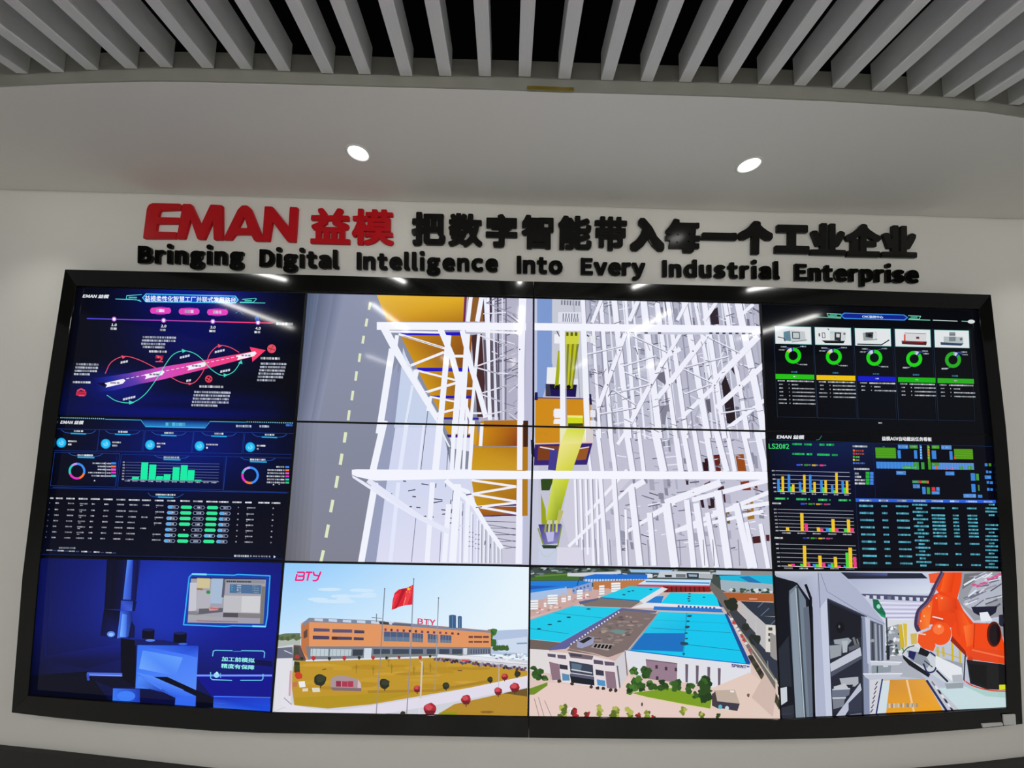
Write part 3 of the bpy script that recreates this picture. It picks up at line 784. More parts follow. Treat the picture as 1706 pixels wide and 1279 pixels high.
        for j, x in enumerate((948, 1020, 1090, 1163, 1234)):
            xx = x + sh * .95; yy = 539 + r * 30.8 + j * 1.1
            g = j in (1, 3) and not (r == 4 and j == 1) and not (r == 5 and j == 3)
            if r == 4 and j == 1: s.bars(xx - 4, yy - 4, xx + 5, yy + 5, WT, 7); continue
            c = (52, 226, 152) if g else (150, 165, 200)
            s.P([(xx - 26, yy - 9), (xx + 24, yy - 8), (xx + 31, yy), (xx + 24, yy + 10), (xx - 27, yy + 9), (xx - 33, yy)], c)
            if not g:
                s.P([(xx - 25, yy - 7), (xx + 23, yy - 6), (xx + 28, yy), (xx + 22, yy + 8), (xx - 26, yy + 7), (xx - 30, yy)], (6, 10, 38))
                if j in (0, 4) and (r or j == 0): s.P([(xx - 25, yy - 7), (xx - 6 + 6 * (j == 0), yy - 7), (xx - 8 + 4 * (r % 2), yy + 8), (xx - 26, yy + 7), (xx - 30, yy)], (70, 175, 240))
                if r == 5 and j == 3: s.P([(xx - 25, yy - 7), (xx + 16, yy - 6), (xx + 12, yy + 8), (xx - 26, yy + 7), (xx - 30, yy)], (70, 190, 230))
                s.bars(xx - 12, yy - 5, xx + 14, yy + 5, (190, 200, 225), 7)
    s.bars(322, 757, 414, 767, (150, 155, 170), 11)
    for x in (254, 315, 376, 444, 512, 578): s.bars(x, 771 + (x - 254) * .04, x + 34, 779 + (x - 254) * .04, (205, 210, 225), 12, .1); s.bars(x + 38, 774 + (x - 254) * .04, x + 58, 780 + (x - 254) * .04, (60, 80, 140), 8)
    s.bars(1280, 800, 1362, 812, (205, 210, 225), 11); s.bars(1368, 803, 1484, 812, (170, 175, 195), 13, .6); s.P([(1496, 804), (1508, 811), (1496, 818)], WT)
    return s
# ---- lower left: milling tool over a clamped block, blue light
def pic_milling():
    s = Canvas(gquad(0, 2, 1, 3), (0, 900, 3.281))
    def bg(u, v):
        c = mixc((10, 18, 92), (26, 52, 178), 1.2 * math.exp(-((u - .58) / .3) ** 2 - ((v - .28) / .45) ** 2))
        c = mixc(c, (16, 24, 150), .8 * math.exp(-((u - .95) / .3) ** 2 - ((v - .5) / .5) ** 2))
        return mixc(c, (5, 7, 34), max(0, (v - .5) * 1.7) * (1 - .6 * u) + max(0, (.12 - u) * 3))
    s.full(bg, 28, 18)
    for i in range(6): s.L([(225 + i * 8, 110 + i * 20), (250, 360 + i * 60)], 10, (9, 16, 84))
    dk = (5, 7, 26)
    s.Q([(585, 98), (770, 102), (735, 380), (570, 375)], [dk, (14, 26, 100), (10, 18, 76), dk])
    s.Q([(620, 98), (680, 100), (665, 375), (600, 372)], [dk, (8, 14, 60), (8, 14, 60), dk])
    s.Q([(697, 100), (728, 101), (716, 325), (672, 322)], [(84, 140, 245), (40, 70, 190), (40, 70, 180), (70, 115, 235)])
    s.Q([(728, 101), (758, 102), (745, 325), (716, 325)], [(14, 24, 100), (8, 12, 60), (8, 12, 60), (14, 24, 100)])
    s.Q([(662, 328), (728, 330), (722, 386), (658, 384)], [(50, 80, 200), (30, 50, 150), (60, 95, 215), (40, 65, 190)])
    s.Q([(728, 330), (748, 331), (738, 386), (722, 386)], [(10, 18, 70)] * 4)
    s.Q([(568, 376), (658, 384), (640, 535), (548, 520)], [dk, dk, (14, 24, 100), (8, 12, 60)])
    s.Q([(658, 386), (720, 388), (735, 520), (640, 535)], [(60, 100, 220), (20, 34, 120), (16, 28, 110), (70, 120, 235)])
    s.Q([(668, 400), (695, 405), (690, 530), (655, 525)], [(100, 160, 250), (60, 100, 220), (60, 110, 230), (120, 180, 255)])
    s.C(607, 512, 22, (90, 140, 240), 16); s.C(607, 514, 13, (150, 195, 255), 9)
    s.P([(718, 440), (738, 470), (735, 530), (700, 535)], (10, 16, 66))
    s.Q([(190, 640), (470, 700), (660, 650), (660, 560)], [(8, 12, 60), (8, 12, 52), (10, 16, 80), (18, 30, 130)])
    s.Q([(160, 740), (480, 715), (620, 910), (160, 850)], [(4, 6, 26)] * 4)
    s.P([(660, 535), (745, 545), (740, 800), (660, 790)], (4, 5, 22))
    s.P([(735, 540), (900, 545), (1020, 570), (740, 575)], (16, 26, 96))
    s.Q([(752, 572), (1085, 576), (1072, 820), (740, 808)], [(50, 108, 240), (70, 120, 245), (86, 140, 250), (66, 128, 246)])
    s.Q([(752, 572), (1085, 576), (1080, 640), (1000, 620)], [(56, 112, 240), (30, 66, 200), (60, 110, 240), (44, 90, 225)])
    s.Q([(780, 600), (1000, 640), (960, 740), (760, 700)], [(84, 145, 248), (100, 160, 250), (76, 130, 246), (110, 166, 252)])
    s.P([(778, 490), (846, 484), (842, 542), (776, 536)], (5, 7, 30)); s.C(812, 488, 34, (18, 28, 90), 8); s.C(822, 546, 26, (90, 130, 235), 7)
    s.P([(950, 508), (1022, 506), (1018, 562), (948, 558)], (5, 7, 30)); s.C(986, 506, 36, (20, 32, 100), 8); s.C(1000, 566, 24, (60, 100, 225), 6)
    s.L([(476, 728), (668, 732)], 14, (76, 110, 235)); s.L([(476, 735), (668, 740)], 5, (130, 165, 250)); s.L([(480, 728), (484, 765)], 14, (50, 80, 200))
    s.P([(480, 750), (660, 745), (745, 800), (615, 805)], (6, 8, 36))
    s.L([(1075, 738), (1487, 738)], 12, (80, 110, 240)); s.L([(1075, 737), (1487, 737)], 4, (150, 170, 250))
    s.P([(1075, 746), (1487, 746), (1487, 850), (1160, 855)], (14, 16, 140)); s.P([(1380, 650), (1490, 660), (1490, 690), (1390, 680)], (8, 12, 70))
    s.Q([(618, 808), (770, 812), (765, 898), (615, 890)], [(54, 112, 240), (24, 52, 170), (28, 60, 185), (60, 125, 248)])
    s.C(690, 850, 50, (62, 126, 246), 28)
    s.P([(765, 812), (950, 850), (955, 915), (765, 900)], (7, 10, 60))
    s.Q([(745, 720), (830, 740), (1070, 850), (960, 860)], [(86, 140, 250), (90, 146, 250), (60, 118, 246), (40, 90, 225)])
    s.Q([(745, 790), (760, 740), (960, 860), (900, 832)], [(70, 130, 248), (80, 140, 250), (56, 112, 240), (20, 44, 170)])
    s.P([(960, 855), (1072, 850), (1068, 922), (955, 918)], (50, 104, 240))
    s.P([(842, 745), (915, 745), (1165, 860), (1165, 928), (1076, 925), (1072, 845)], (5, 6, 28))
    s.Q([(1168, 850), (1478, 855), (1478, 938), (1165, 930)], [(20, 40, 180), (24, 60, 205), (30, 80, 225), (60, 122, 248)])
    s.L([(1168, 852), (1480, 858)], 6, (60, 110, 245)); s.R(760, 898, 778, 903, (200, 210, 255))
    # inset picture and caption
    nb = (50, 170, 245)
    s.P([(1050, 183), (1468, 192), (1470, 270), (1450, 472), (1005, 462), (1015, 300)], (18, 60, 170))
    s.L([(1035, 200), (1050, 184), (1280, 190), (1300, 186), (1476, 193), (1462, 410), (1452, 470), (1270, 466), (1230, 470), (1004, 460), (1012, 400), (1030, 240), (1035, 200)], 7, nb)
    s.L([(1050, 184), (1130, 186)], 10, (120, 220, 255)); s.L([(1380, 468), (1452, 470)], 9, (120, 220, 255))
    s.P([(1046, 200), (1455, 208), (1440, 455), (1026, 448)], (160, 158, 172))
    s.P([(1046, 200), (1455, 208), (1455, 214), (1046, 208)], (30, 34, 70))
    s.P([(1078, 205), (1150, 207), (1146, 262), (1078, 258)], (205, 192, 150)); s.P([(1076, 258), (1110, 262), (1108, 272), (1076, 268)], (150, 120, 80))
    s.P([(1040, 230), (1078, 230), (1074, 380), (1030, 390)], (196, 196, 206)); s.P([(1080, 270), (1155, 275), (1150, 372), (1075, 372)], (178, 176, 186))
    s.C(1140, 282, 12, (50, 140, 80), 10); s.P([(1158, 207), (1225, 208), (1215, 345), (1150, 342)], (165, 185, 210)); s.P([(1222, 208), (1236, 209), (1226, 310), (1212, 310)], (90, 92, 110))
    s.P([(1232, 212), (1450, 218), (1448, 235), (1230, 230)], (140, 142, 150)); s.bars(1240, 218, 1376, 227, (70, 74, 84), 11)
    s.P([(1258, 238), (1430, 244), (1428, 292), (1256, 286)], (76, 110, 150))
    for k in range(4): s.bars(1264, 242 + k * 12, 1276, 249 + k * 12, (60, 190, 225), 8); s.bars(1296, 243 + k * 12, 1320, 249 + k * 12, (210, 225, 240), 8); s.bars(1380, 245 + k * 12, 1416, 250 + k * 12, (150, 180, 205), 8)
    s.P([(1090, 372), (1220, 368), (1218, 390), (1085, 404)], (96, 96, 104)); s.P([(1140, 362), (1190, 362), (1196, 380), (1146, 384)], (195, 150, 155)); s.L([(1150, 368), (1196, 374)], 4, (190, 60, 70))
    s.P([(1030, 385), (1090, 388), (1084, 408), (1030, 404)], (130, 130, 138)); s.P([(1226, 300), (1425, 304), (1420, 395), (1222, 390)], (188, 188, 194)); s.P([(1324, 304), (1425, 304), (1420, 395), (1320, 392)], (205, 205, 210))
    s.P([(1222, 394), (1304, 396), (1302, 420), (1220, 418)], (80, 78, 84)); s.P([(1304, 396), (1436, 400), (1434, 424), (1302, 420)], (130, 126, 130)); s.P([(1030, 404), (1220, 418), (1220, 434), (1028, 432)], (165, 164, 172))
    s.P([(1076, 436), (1300, 442), (1300, 446), (1076, 440)], (150, 90, 95)); s.P([(1432, 250), (1452, 250), (1440, 455), (1422, 455)], (120, 118, 112))
    s.L([(1162, 632), (1166, 605), (1178, 600), (1270, 602)], 5, (110, 205, 235)); s.L([(1320, 602), (1438, 604), (1447, 612), (1444, 640)], 5, (110, 205, 235)); s.L([(1275, 606), (1320, 606)], 3, (70, 150, 220))
    s.L([(1152, 720), (1152, 752), (1162, 760), (1268, 764)], 5, (110, 205, 235)); s.L([(1315, 764), (1430, 764), (1438, 755), (1438, 730)], 5, (110, 205, 235))
    s.C(1184, 736, 16, (150, 215, 245), 14); s.C(1186, 724, 7, (180, 235, 250)); s.L([(1206, 725), (1206, 750)], 4, (110, 180, 245))
    s.T('加工前模拟', 1213, 634, 1390, 668, (150, 240, 235), bold=1.6); s.T('精度有保障', 1210, 672, 1388, 706, (150, 240, 235), bold=1.6)
    return s
# ---- the four middle screens: fly-through of a white steel racking with a yellow lift
def pic_racking():
    s = Canvas(gquad(1, 0, 3, 2), (470, 460, 3.967))
    PAP = (205, 211, 236); WH = (240, 242, 252)
    def bg(u, v):
        if u < .5: return mixc((140, 147, 172), (128, 130, 146), v)
        return mixc((178, 180, 198), (200, 199, 217), v)
    s.full(bg, 20, 16)
    g4, g5, g6, g7 = (470, 460, 3.967), (860, 460, 3.877), (460, 690, 3.877), (860, 690, 3.791)
    s.crop(*g4)
    for i in range(8): s.Q([(150 + i * 22, 90), (172 + i * 22, 90), (130 + i * 6, 1000), (100 + i * 6, 1000)], [mixc((74, 86, 112), (128, 138, 164), i / 7)] * 2 + [mixc((100, 108, 130), (138, 144, 168), i / 7)] * 2)
    s.Q([(250, 90), (390, 90), (215, 960), (110, 960)], [(92, 102, 126), (134, 142, 168), (140, 146, 170), (104, 110, 132)]); s.Q([(345, 100), (420, 100), (240, 960), (190, 960)], [(112, 120, 146), (140, 147, 172), (140, 147, 170), (118, 125, 148)])
    s.crop(*g6)
    for i in range(6): s.Q([(100 + i * 28, 40), (130 + i * 28, 40), (66 + i * 30, 960), (36 + i * 30, 960)], [mixc((104, 110, 128), (130, 136, 156), i / 5)] * 2 + [mixc((96, 96, 106), (122, 122, 132), i / 5)] * 2)
    yl = (222, 230, 195)
    s.crop(*g4)
    for x, y, x2, y2 in ((583, 172, 574, 222), (562, 280, 553, 332), (540, 393, 532, 445), (516, 510, 508, 566), (493, 628, 485, 690), (469, 757, 460, 820), (445, 886, 436, 952)): s.L([(x, y), (x2, y2)], 17, yl)
    s.crop(*g6)
    for x, y, x2, y2 in ((450, 116, 440, 182), (426, 254, 414, 326), (398, 398, 385, 474), (367, 552, 352, 632), (338, 712, 322, 796), (306, 878, 290, 950)): s.L([(x, y), (x2, y2)], 20, yl)
    # pale panels right of the road
    s.P([(775, 56), (1070, 60), (1130, 350), (1560, 360), (1640, 420), (1640, 970), (645, 960), (712, 460)], (210, 215, 240)); s.Q([(712, 420), (1560, 420), (1560, 960), (645, 960)], [(206, 214, 240), (212, 216, 238), (222, 222, 242), (220, 220, 242)])
    s.P([(700, 56), (775, 56), (712, 460), (645, 960), (575, 960), (632, 460)], (150, 157, 186))
    s.crop(*g4)
    s.P([(800, 470), (830, 560), (1060, 960), (1060, 1000), (740, 1000)], (198, 210, 234)); s.P([(770, 640), (800, 500), (745, 980), (700, 980), (745, 600)], (146, 154, 184)); s.P([(690, 700), (770, 560), (720, 980), (680, 980)], (148, 156, 186))
    s.L([(868, 700), (820, 1000)], 5, (140, 150, 180)); s.L([(965, 880), (950, 1000)], 5, (90, 96, 120)); s.L([(862, 720), (812, 1000)], 16, (224, 230, 248))
    # dark mesh behind
    s.crop(*g4)
    s.P([(1200, 100), (1570, 120), (1565, 960), (1300, 960), (1240, 600), (1200, 300)], (178, 176, 196))
    s.P([(1230, 128), (1350, 130), (1350, 300), (1225, 300)], (140, 90, 40)); s.P([(1320, 130), (1400, 130), (1380, 300), (1330, 300)], (70, 52, 74))
    s.P([(1250, 390), (1320, 380), (1340, 700), (1330, 930), (1290, 930)], (70, 42, 44)); s.P([(1330, 420), (1420, 420), (1430, 930), (1350, 930)], (92, 82, 98))
    for i in range(46):
        x = rnd.uniform(1370, 1560); y = rnd.uniform(135, 940); d = rnd.choice((-1, 1)); l = rnd.uniform(40, 150)
        s.L([(x, y), (min(1562, x + l), y + d * l * rnd.uniform(.15, .5))], rnd.uniform(3, 7), rnd.choice(((70, 66, 86), (100, 96, 118), (225, 225, 240), (130, 128, 150))))
    for x0, x1, w, c in ((1360, 1370, 20, WH), (1395, 1410, 12, (225, 226, 240)), (1425, 1435, 10, (80, 76, 100)), (1455, 1462, 10, (215, 216, 232)), (1480, 1478, 7, (90, 84, 110)), (1340, 1380, 16, (236, 238, 250)), (1390, 1420, 10, (220, 222, 238))): s.L([(x0, 130), (x1, 950)], w, c)
    # yellow boxes
    s.Q([(625, 122), (1205, 128), (1198, 302), (695, 300)], [(232, 186, 66), (226, 176, 40), (176, 118, 22), (208, 150, 34)])
    s.P([(1205, 128), (1222, 130), (1210, 302), (1196, 302)], (110, 40, 90))
    s.Q([(780, 388), (1255, 388), (1240, 610), (890, 605)], [(196, 136, 30), (150, 88, 22), (120, 62, 18), (206, 150, 24)])
    s.Q([(900, 628), (1260, 628), (1256, 795), (985, 795)], [(204, 148, 26), (170, 110, 24), (130, 70, 20), (206, 146, 22)])
    s.Q([(995, 808), (1262, 808), (1256, 935), (1060, 935)], [(206, 150, 26), (160, 100, 22), (130, 70, 20), (200, 140, 20)])
    s.P([(760, 370), (1185, 370), (1185, 392), (795, 390)], (32, 20, 196)); s.P([(890, 604), (1245, 606), (1240, 630), (905, 628)], (34, 22, 190)); s.P([(972, 788), (1262, 790), (1262, 808), (985, 806)], (36, 24, 180)); s.P([(1060, 932), (1300, 934), (1300, 948), (1070, 946)], (50, 36, 150))
    s.crop(*g6)
    s.P([(1080, 60), (1300, 62), (1295, 200), (1120, 140)], (206, 150, 26)); s.P([(1100, 130), (1260, 132), (1260, 150), (1110, 148)], (50, 30, 130)); s.P([(1120, 150), (1262, 152), (1250, 240), (1140, 220)], (222, 224, 240))
    s.Q([(1325, 42), (1560, 42), (1560, 205), (1285, 205)], [(206, 138, 14), (170, 92, 20), (130, 56, 18), (200, 136, 16)]); s.P([(1590, 40), (1625, 42), (1624, 212), (1590, 212)], (60, 32, 20))
    s.Q([(1275, 208), (1625, 212), (1625, 366), (1255, 362)], [(196, 140, 20), (170, 116, 18), (200, 150, 40), (206, 158, 30)])
    s.Q([(1262, 420), (1622, 420), (1622, 590), (1290, 600)], [(190, 138, 22), (178, 122, 20), (160, 100, 20), (200, 150, 18)]); s.Q([(1290, 596), (1625, 596), (1625, 658), (1320, 655)], [(176, 104, 22), (130, 70, 20), (140, 80, 24), (150, 86, 20)])
    s.L([(1285, 600), (1550, 584)], 8, (60, 36, 130)); s.L([(1325, 660), (1552, 648)], 8, (60, 36, 130))
    # far lower bays
    s.P([(1320, 660), (1550, 660), (1550, 965), (1320, 960)], (202, 202, 220))
    for k in range(9):
        y = 690 + k * 22; x = 1350 + k * 16
        s.L([(x, y), (1548, y + 20 - k * 2 + (12 if k % 2 else -14))], 4, (96, 94, 118)); 
    for k in range(8): s.L([(1240 + (k % 2) * 45, 760 + k * 15), (1275 + (k % 2) * 40, 764 + k * 15)], 5, (110, 108, 130))
    for x0, x1, w in ((1195, 1188, 12), (1262, 1258, 10), (1300, 1296, 8), (1322, 1318, 8), (1345, 1342, 10), (1372, 1370, 10), (1400, 1400, 8), (1425, 1425, 8), (1450, 1452, 6)):
        s.L([(x0, 560 + (x0 - 1195) * 1.05), (x1, 960)], w, (236, 238, 250)); s.L([(x0 + w, 575 + (x0 - 1195) * 1.05), (x1 + w, 960)], 3, (120, 120, 150))
    for a, b in (((730, 516), (900, 486)), ((850, 600), (1075, 560)), ((880, 530), (1075, 552)), ((950, 660), (1120, 640)), ((1020, 712), (1140, 700)), ((905, 600), (1130, 622)), ((820, 430), (985, 456)), ((1080, 752), (1180, 745)), ((1000, 662), (1150, 672)), ((1160, 718), (1250, 724))):
        s.L([a, b], 7, (214, 216, 232)); s.L([mixc(b, a, 0), mixc(b, a, .28)], 7, (78, 76, 98)); s.L([a, mixc(a, b, .12)], 8, (78, 76, 98))
    for x, y in ((1033, 460), (1130, 565), (1135, 625), (1170, 680), (1165, 800), (1205, 640), (1350, 830), (1385, 850)): s.L([(x, y - 14), (x - 3, y + 14)], 7, (110, 108, 128))
    # white uprights of the lower left
    for a, b, w, c in (((700, 40), (622, 380), 44, WH), ((640, 440), (550, 955), 42, WH), ((845, 50), (800, 360), 26, (226, 232, 250)), ((790, 440), (738, 955), 26, (226, 230, 250)), ((970, 60), (935, 360), 4, (70, 74, 96)), ((955, 60), (920, 360), 14, (228, 232, 250)), ((905, 650), (874, 955), 4, (110, 112, 140)), ((1010, 440), (975, 955), 32, (238, 240, 252)),
                       ((1060, 50), (1025, 400), 44, WH), ((1150, 40), (1135, 360), 26, WH), ((1200, 40), (1170, 360), 36, WH), ((1112, 200), (1095, 470), 4, (80, 80, 104)), ((1228, 40), (1210, 360), 20, WH), ((1272, 40), (1250, 366), 24, WH), ((1330, 60), (1320, 205), 22, WH), ((1115, 580), (1085, 955), 34, (238, 240, 252)), ((1172, 450), (1140, 955), 46, WH), ((1238, 560), (1225, 955), 28, (238, 240, 252)), ((1066, 760), (1055, 955), 4, (120, 120, 150)), ((1146, 480), (1138, 560), 4, (90, 90, 110))):
        s.L([a, b], w, c)
    s.L([(1080, 100), (1130, 220)], 6, (120, 130, 140)); s.L([(1015, 0), (1120, 210)], 10, (236, 240, 250))
    s.P([(490, 392), (560, 430), (740, 545), (905, 655), (900, 668), (720, 560), (600, 480), (495, 410)], (232, 234, 250)); s.L([(600, 430), (760, 545), (920, 660), (1110, 755)], 34, (228, 231, 248))
    s.L([(1100, 430), (1280, 590), (1350, 710), (1455, 860)], 30, WH); s.L([(1135, 460), (1240, 500), (1310, 640)], 24, WH)
    for a, b in (((1262, 425), (1548, 466)), ((1232, 520), (1552, 466)), ((1270, 516), (1550, 562)), ((1285, 600), (1552, 570)), ((1320, 600), (1552, 640))): s.L([a, b], 15, (238, 238, 248))
    s.L([(1228, 520), (1262, 514)], 8, (80, 76, 104)); s.L([(1290, 602), (1330, 596)], 6, (80, 60, 120))
    # white frame of the upper left
    s.crop(*g4)
    for a, b, w in (((1248, 130), (1228, 300), 26), ((1320, 130), (1290, 300), 30), ((1345, 180), (1365, 300), 14)): s.L([a, b], w, WH)
    s.L([(1350, 175), (1560, 262)], 7, (150, 148, 170)); s.L([(1350, 180), (1420, 140)], 7, (110, 108, 130)); s.L([(1330, 248), (1480, 240)], 8, (222, 224, 240))
    for a, b, w in (((728, 480), (640, 1040), 44), ((760, 390), (742, 520), 26), ((1100, 390), (1040, 1040), 38), ((1225, 380), (1182, 1040), 36), ((1172, 630), (1140, 1040), 40), ((1300, 380), (1240, 1040), 20), ((1222, 810), (1215, 1000), 16), ((888, 620), (870, 700), 36), ((980, 800), (965, 890), 24)): s.L([a, b], w, WH)
    for a, b, w in (((690, 365), (1040, 372), 14), ((770, 382), (1085, 480), 15), ((825, 600), (1070, 502), 17), ((880, 620), (1160, 690), 13), ((925, 775), (1165, 700), 17), ((975, 795), (1160, 832), 12), ((1000, 915), (1180, 870), 15), ((1130, 528), (1205, 528), 18), ((1215, 742), (1290, 742), 14), ((1250, 905), (1320, 905), 12), ((1215, 360), (1560, 375), 16)): s.L([a, b], w, (240, 240, 248))
    s.L([(800, 395), (1060, 472)], 3, (90, 84, 80)); s.L([(818, 602), (850, 590)], 5, (60, 60, 80)); s.L([(920, 776), (960, 768)], 5, (60, 60, 80))
    s.P([(640, 330), (690, 340), (770, 500), (880, 690), (1035, 960), (1010, 950), (830, 660), (730, 500)], WH); s.L([(690, 350), (800, 560), (930, 770), (1020, 930)], 30, WH); s.P([(805, 500), (850, 590), (830, 600)], (224, 228, 246))
    s.L([(1045, 345), (1120, 520), (1165, 690)], 38, WH); s.L([(1192, 365), (1255, 620), (1300, 760), (1345, 925)], 34, WH); s.L([(1160, 690), (1190, 780), (1250, 960)], 22, WH)
    for a, b in (((1270, 600), (1560, 498)), ((1270, 600), (1450, 650)), ((1310, 775), (1560, 700)), ((1315, 780), (1450, 830)), ((1340, 918), (1560, 870)), ((1290, 385), (1550, 480)), ((1430, 640), (1560, 646))): s.L([a, b], 9, (226, 226, 240)); s.L([mixc(a, b, .5), b], 4, (120, 118, 140))
    s.P([(1335, 955), (1560, 950), (1560, 1000), (1330, 1000)], (176, 110, 20)); s.P([(1595, 952), (1625, 952), (1625, 1000), (1595, 1000)], (70, 40, 24))
    # ------- right half
    s.crop(*g5)
    s.P([(125, 120), (240, 120), (240, 560), (165, 800), (125, 800)], (124, 152, 206)); s.P([(110, 120), (135, 120), (135, 800), (110, 800)], (190, 194, 222))
    s.P([(232, 120), (430, 120), (450, 1047), (400, 1047), (230, 560)], (198, 200, 212))
    for i in range(90):
        x = rnd.uniform(450, 1540); y = rnd.uniform(150, 1000); w_ = rnd.uniform(12, 34); h_ = rnd.uniform(30, 110)
        s.P([(x, y), (x + w_, y + 4), (x + w_ + h_ * .1, y + h_), (x + h_ * .1, y + h_ - 4)], rnd.choice(((150, 150, 170), (166, 166, 184), (132, 132, 150), (190, 190, 208), (112, 112, 130))))
    for i in range(230):
        x = rnd.uniform(440, 1560); y = rnd.uniform(150, 1040); l = rnd.uniform(25, 120); a = rnd.choice((0.28, -0.18, .5, 1.4, -1.2, .35, -.25))
        s.L([(x, y), (min(1590, x + l * math.cos(a)), y + l * math.sin(a))], rnd.uniform(3, 8), rnd.choice(((110, 110, 130), (150, 150, 170), (235, 236, 248), (170, 172, 192), (80, 80, 100), (228, 230, 244))))
    for x0, x1, y0, y1, c in ((290, 420, 150, 240, (120, 120, 140)), (240, 380, 380, 400, (60, 60, 60))): s.dash((x0, y0 + 20), (x1, y0 + 26), 7, .5, 30, c) if y1 - y0 > 40 else None
    for x in range(24):
        xx = 380 + x * 52 + rnd.uniform(-14, 14); s.L([(xx, 140), (xx + 60 + x * 3, 1047)], rnd.uniform(6, 14), rnd.choice(((222, 224, 238), (170, 172, 190), (234, 236, 248), (150, 150, 172))))
    for q, c in (([(1232, 235), (1300, 200), (1310, 310), (1240, 315)], (48, 38, 48)), ([(1325, 690), (1350, 640), (1400, 780), (1420, 960), (1360, 950)], (40, 30, 36)), ([(1530, 640), (1560, 640), (1582, 770), (1555, 775)], (142, 104, 52)), ([(1415, 150), (1440, 160), (1460, 290), (1430, 250)], (120, 70, 70)), ([(1490, 485), (1520, 480), (1510, 520)], (80, 66, 60)), ([(1380, 590), (1400, 580), (1412, 640)], (50, 40, 50)), ([(880, 640), (1000, 600), (960, 700)], (110, 110, 126)), ([(920, 840), (980, 830), (960, 960), (925, 950)], (130, 130, 146)), ([(1215, 800), (1250, 790), (1260, 880), (1220, 870)], (96, 96, 110))): s.P(q, c)
    s.crop(*g7)
    for q, c in (([(1168, 285), (1212, 275), (1216, 358), (1172, 358)], (44, 20, 24)), ([(1242, 258), (1284, 254), (1294, 358), (1250, 358)], (100, 32, 24)), ([(1384, 255), (1436, 250), (1454, 358), (1400, 358)], (150, 74, 24))): s.P(q, c)
    s.P([(330, 410), (720, 410), (340, 830), (290, 640)], (206, 204, 220))
    s.P([(480, 840), (1610, 700), (1615, 975), (480, 960)], (196, 195, 212)); s.P([(260, 840), (490, 840), (490, 960), (255, 950)], (216, 214, 230))
    for q, c in (([(1415, 425), (1470, 420), (1484, 478), (1424, 480)], (130, 50, 26)), ([(1272, 470), (1310, 450), (1334, 556), (1290, 560)], (64, 28, 34)), ([(1205, 540), (1250, 520), (1254, 590), (1215, 596)], (50, 26, 30)), ([(1085, 580), (1110, 565), (1112, 640), (1092, 650)], (44, 28, 36)), ([(1300, 610), (1345, 598), (1352, 690), (1312, 690)], (112, 84, 46)), ([(1450, 545), (1495, 540), (1505, 660), (1462, 666)], (160, 112, 34)), ([(1530, 600), (1555, 596), (1560, 630), (1536, 634)], (110, 60, 24)), ([(1490, 772), (1540, 768), (1545, 810), (1496, 816)], (70, 28, 30)), ([(1575, 760), (1600, 760), (1600, 800), (1580, 800)], (80, 30, 30)), ([(1240, 710), (1270, 704), (1272, 760), (1246, 750)], (60, 40, 50)), ([(1160, 540), (1180, 530), (1190, 590), (1172, 590)], (48, 30, 40)), ([(1070, 415), (1088, 415), (1088, 446), (1074, 444)], (60, 30, 34)), ([(1500, 440), (1522, 450), (1526, 470), (1508, 466)], (120, 60, 40)), ([(1185, 440), (1225, 420), (1228, 440), (1196, 456)], (110, 50, 40))): s.P(q, c)
    for i in range(70):
        x = rnd.uniform(560, 1540); y = rnd.uniform(110, 840); w_ = rnd.uniform(12, 34); h_ = rnd.uniform(30, 90)
        s.P([(x, y), (x + w_, y + 4), (x + w_ + h_ * .1, y + h_), (x + h_ * .1, y + h_ - 4)], rnd.choice(((150, 150, 170), (166, 166, 184), (136, 136, 154), (190, 190, 208), (176, 174, 194))))
    for i in range(130):
        x = rnd.uniform(620, 1540); y = rnd.uniform(110, 860); l = rnd.uniform(25, 90); a = rnd.choice((0.15, -0.1, .3, -.2))
        s.L([(x, y), (x + l * math.cos(a), y + l * math.sin(a))], rnd.uniform(4, 8), rnd.choice(((90, 90, 110), (120, 120, 140), (232, 234, 246), (160, 160, 180))))
    for x0 in range(370, 520, 34): s.L([(x0, 410), (x0 + 14, 960 - (520 - x0) * .9)], 13, WH); s.L([(x0 + 11, 410), (x0 + 24, 840)], 4, (150, 148, 172))
    WB = lambda a, b, w: (s.L([(a[0] + w * .58, a[1]), (b[0] + w * .58, b[1])], w * .22, (150, 150, 172)), s.L([a, b], w, (238, 239, 250)))
    for a, b, w in (((440, 640), (700, 350), 20), ((330, 835), (740, 440), 20), ((690, 745), (1000, 560), 22), ((940, 560), (1290, 430), 44), ((830, 645), (1110, 490), 22), ((985, 745), (1600, 490), 26), ((990, 740), (1560, 610), 22), ((1110, 540), (1590, 415), 30), ((740, 460), (810, 420), 36), ((1240, 620), (1600, 560), 26), ((640, 190), (700, 100), 22)): WB(a, b, w)
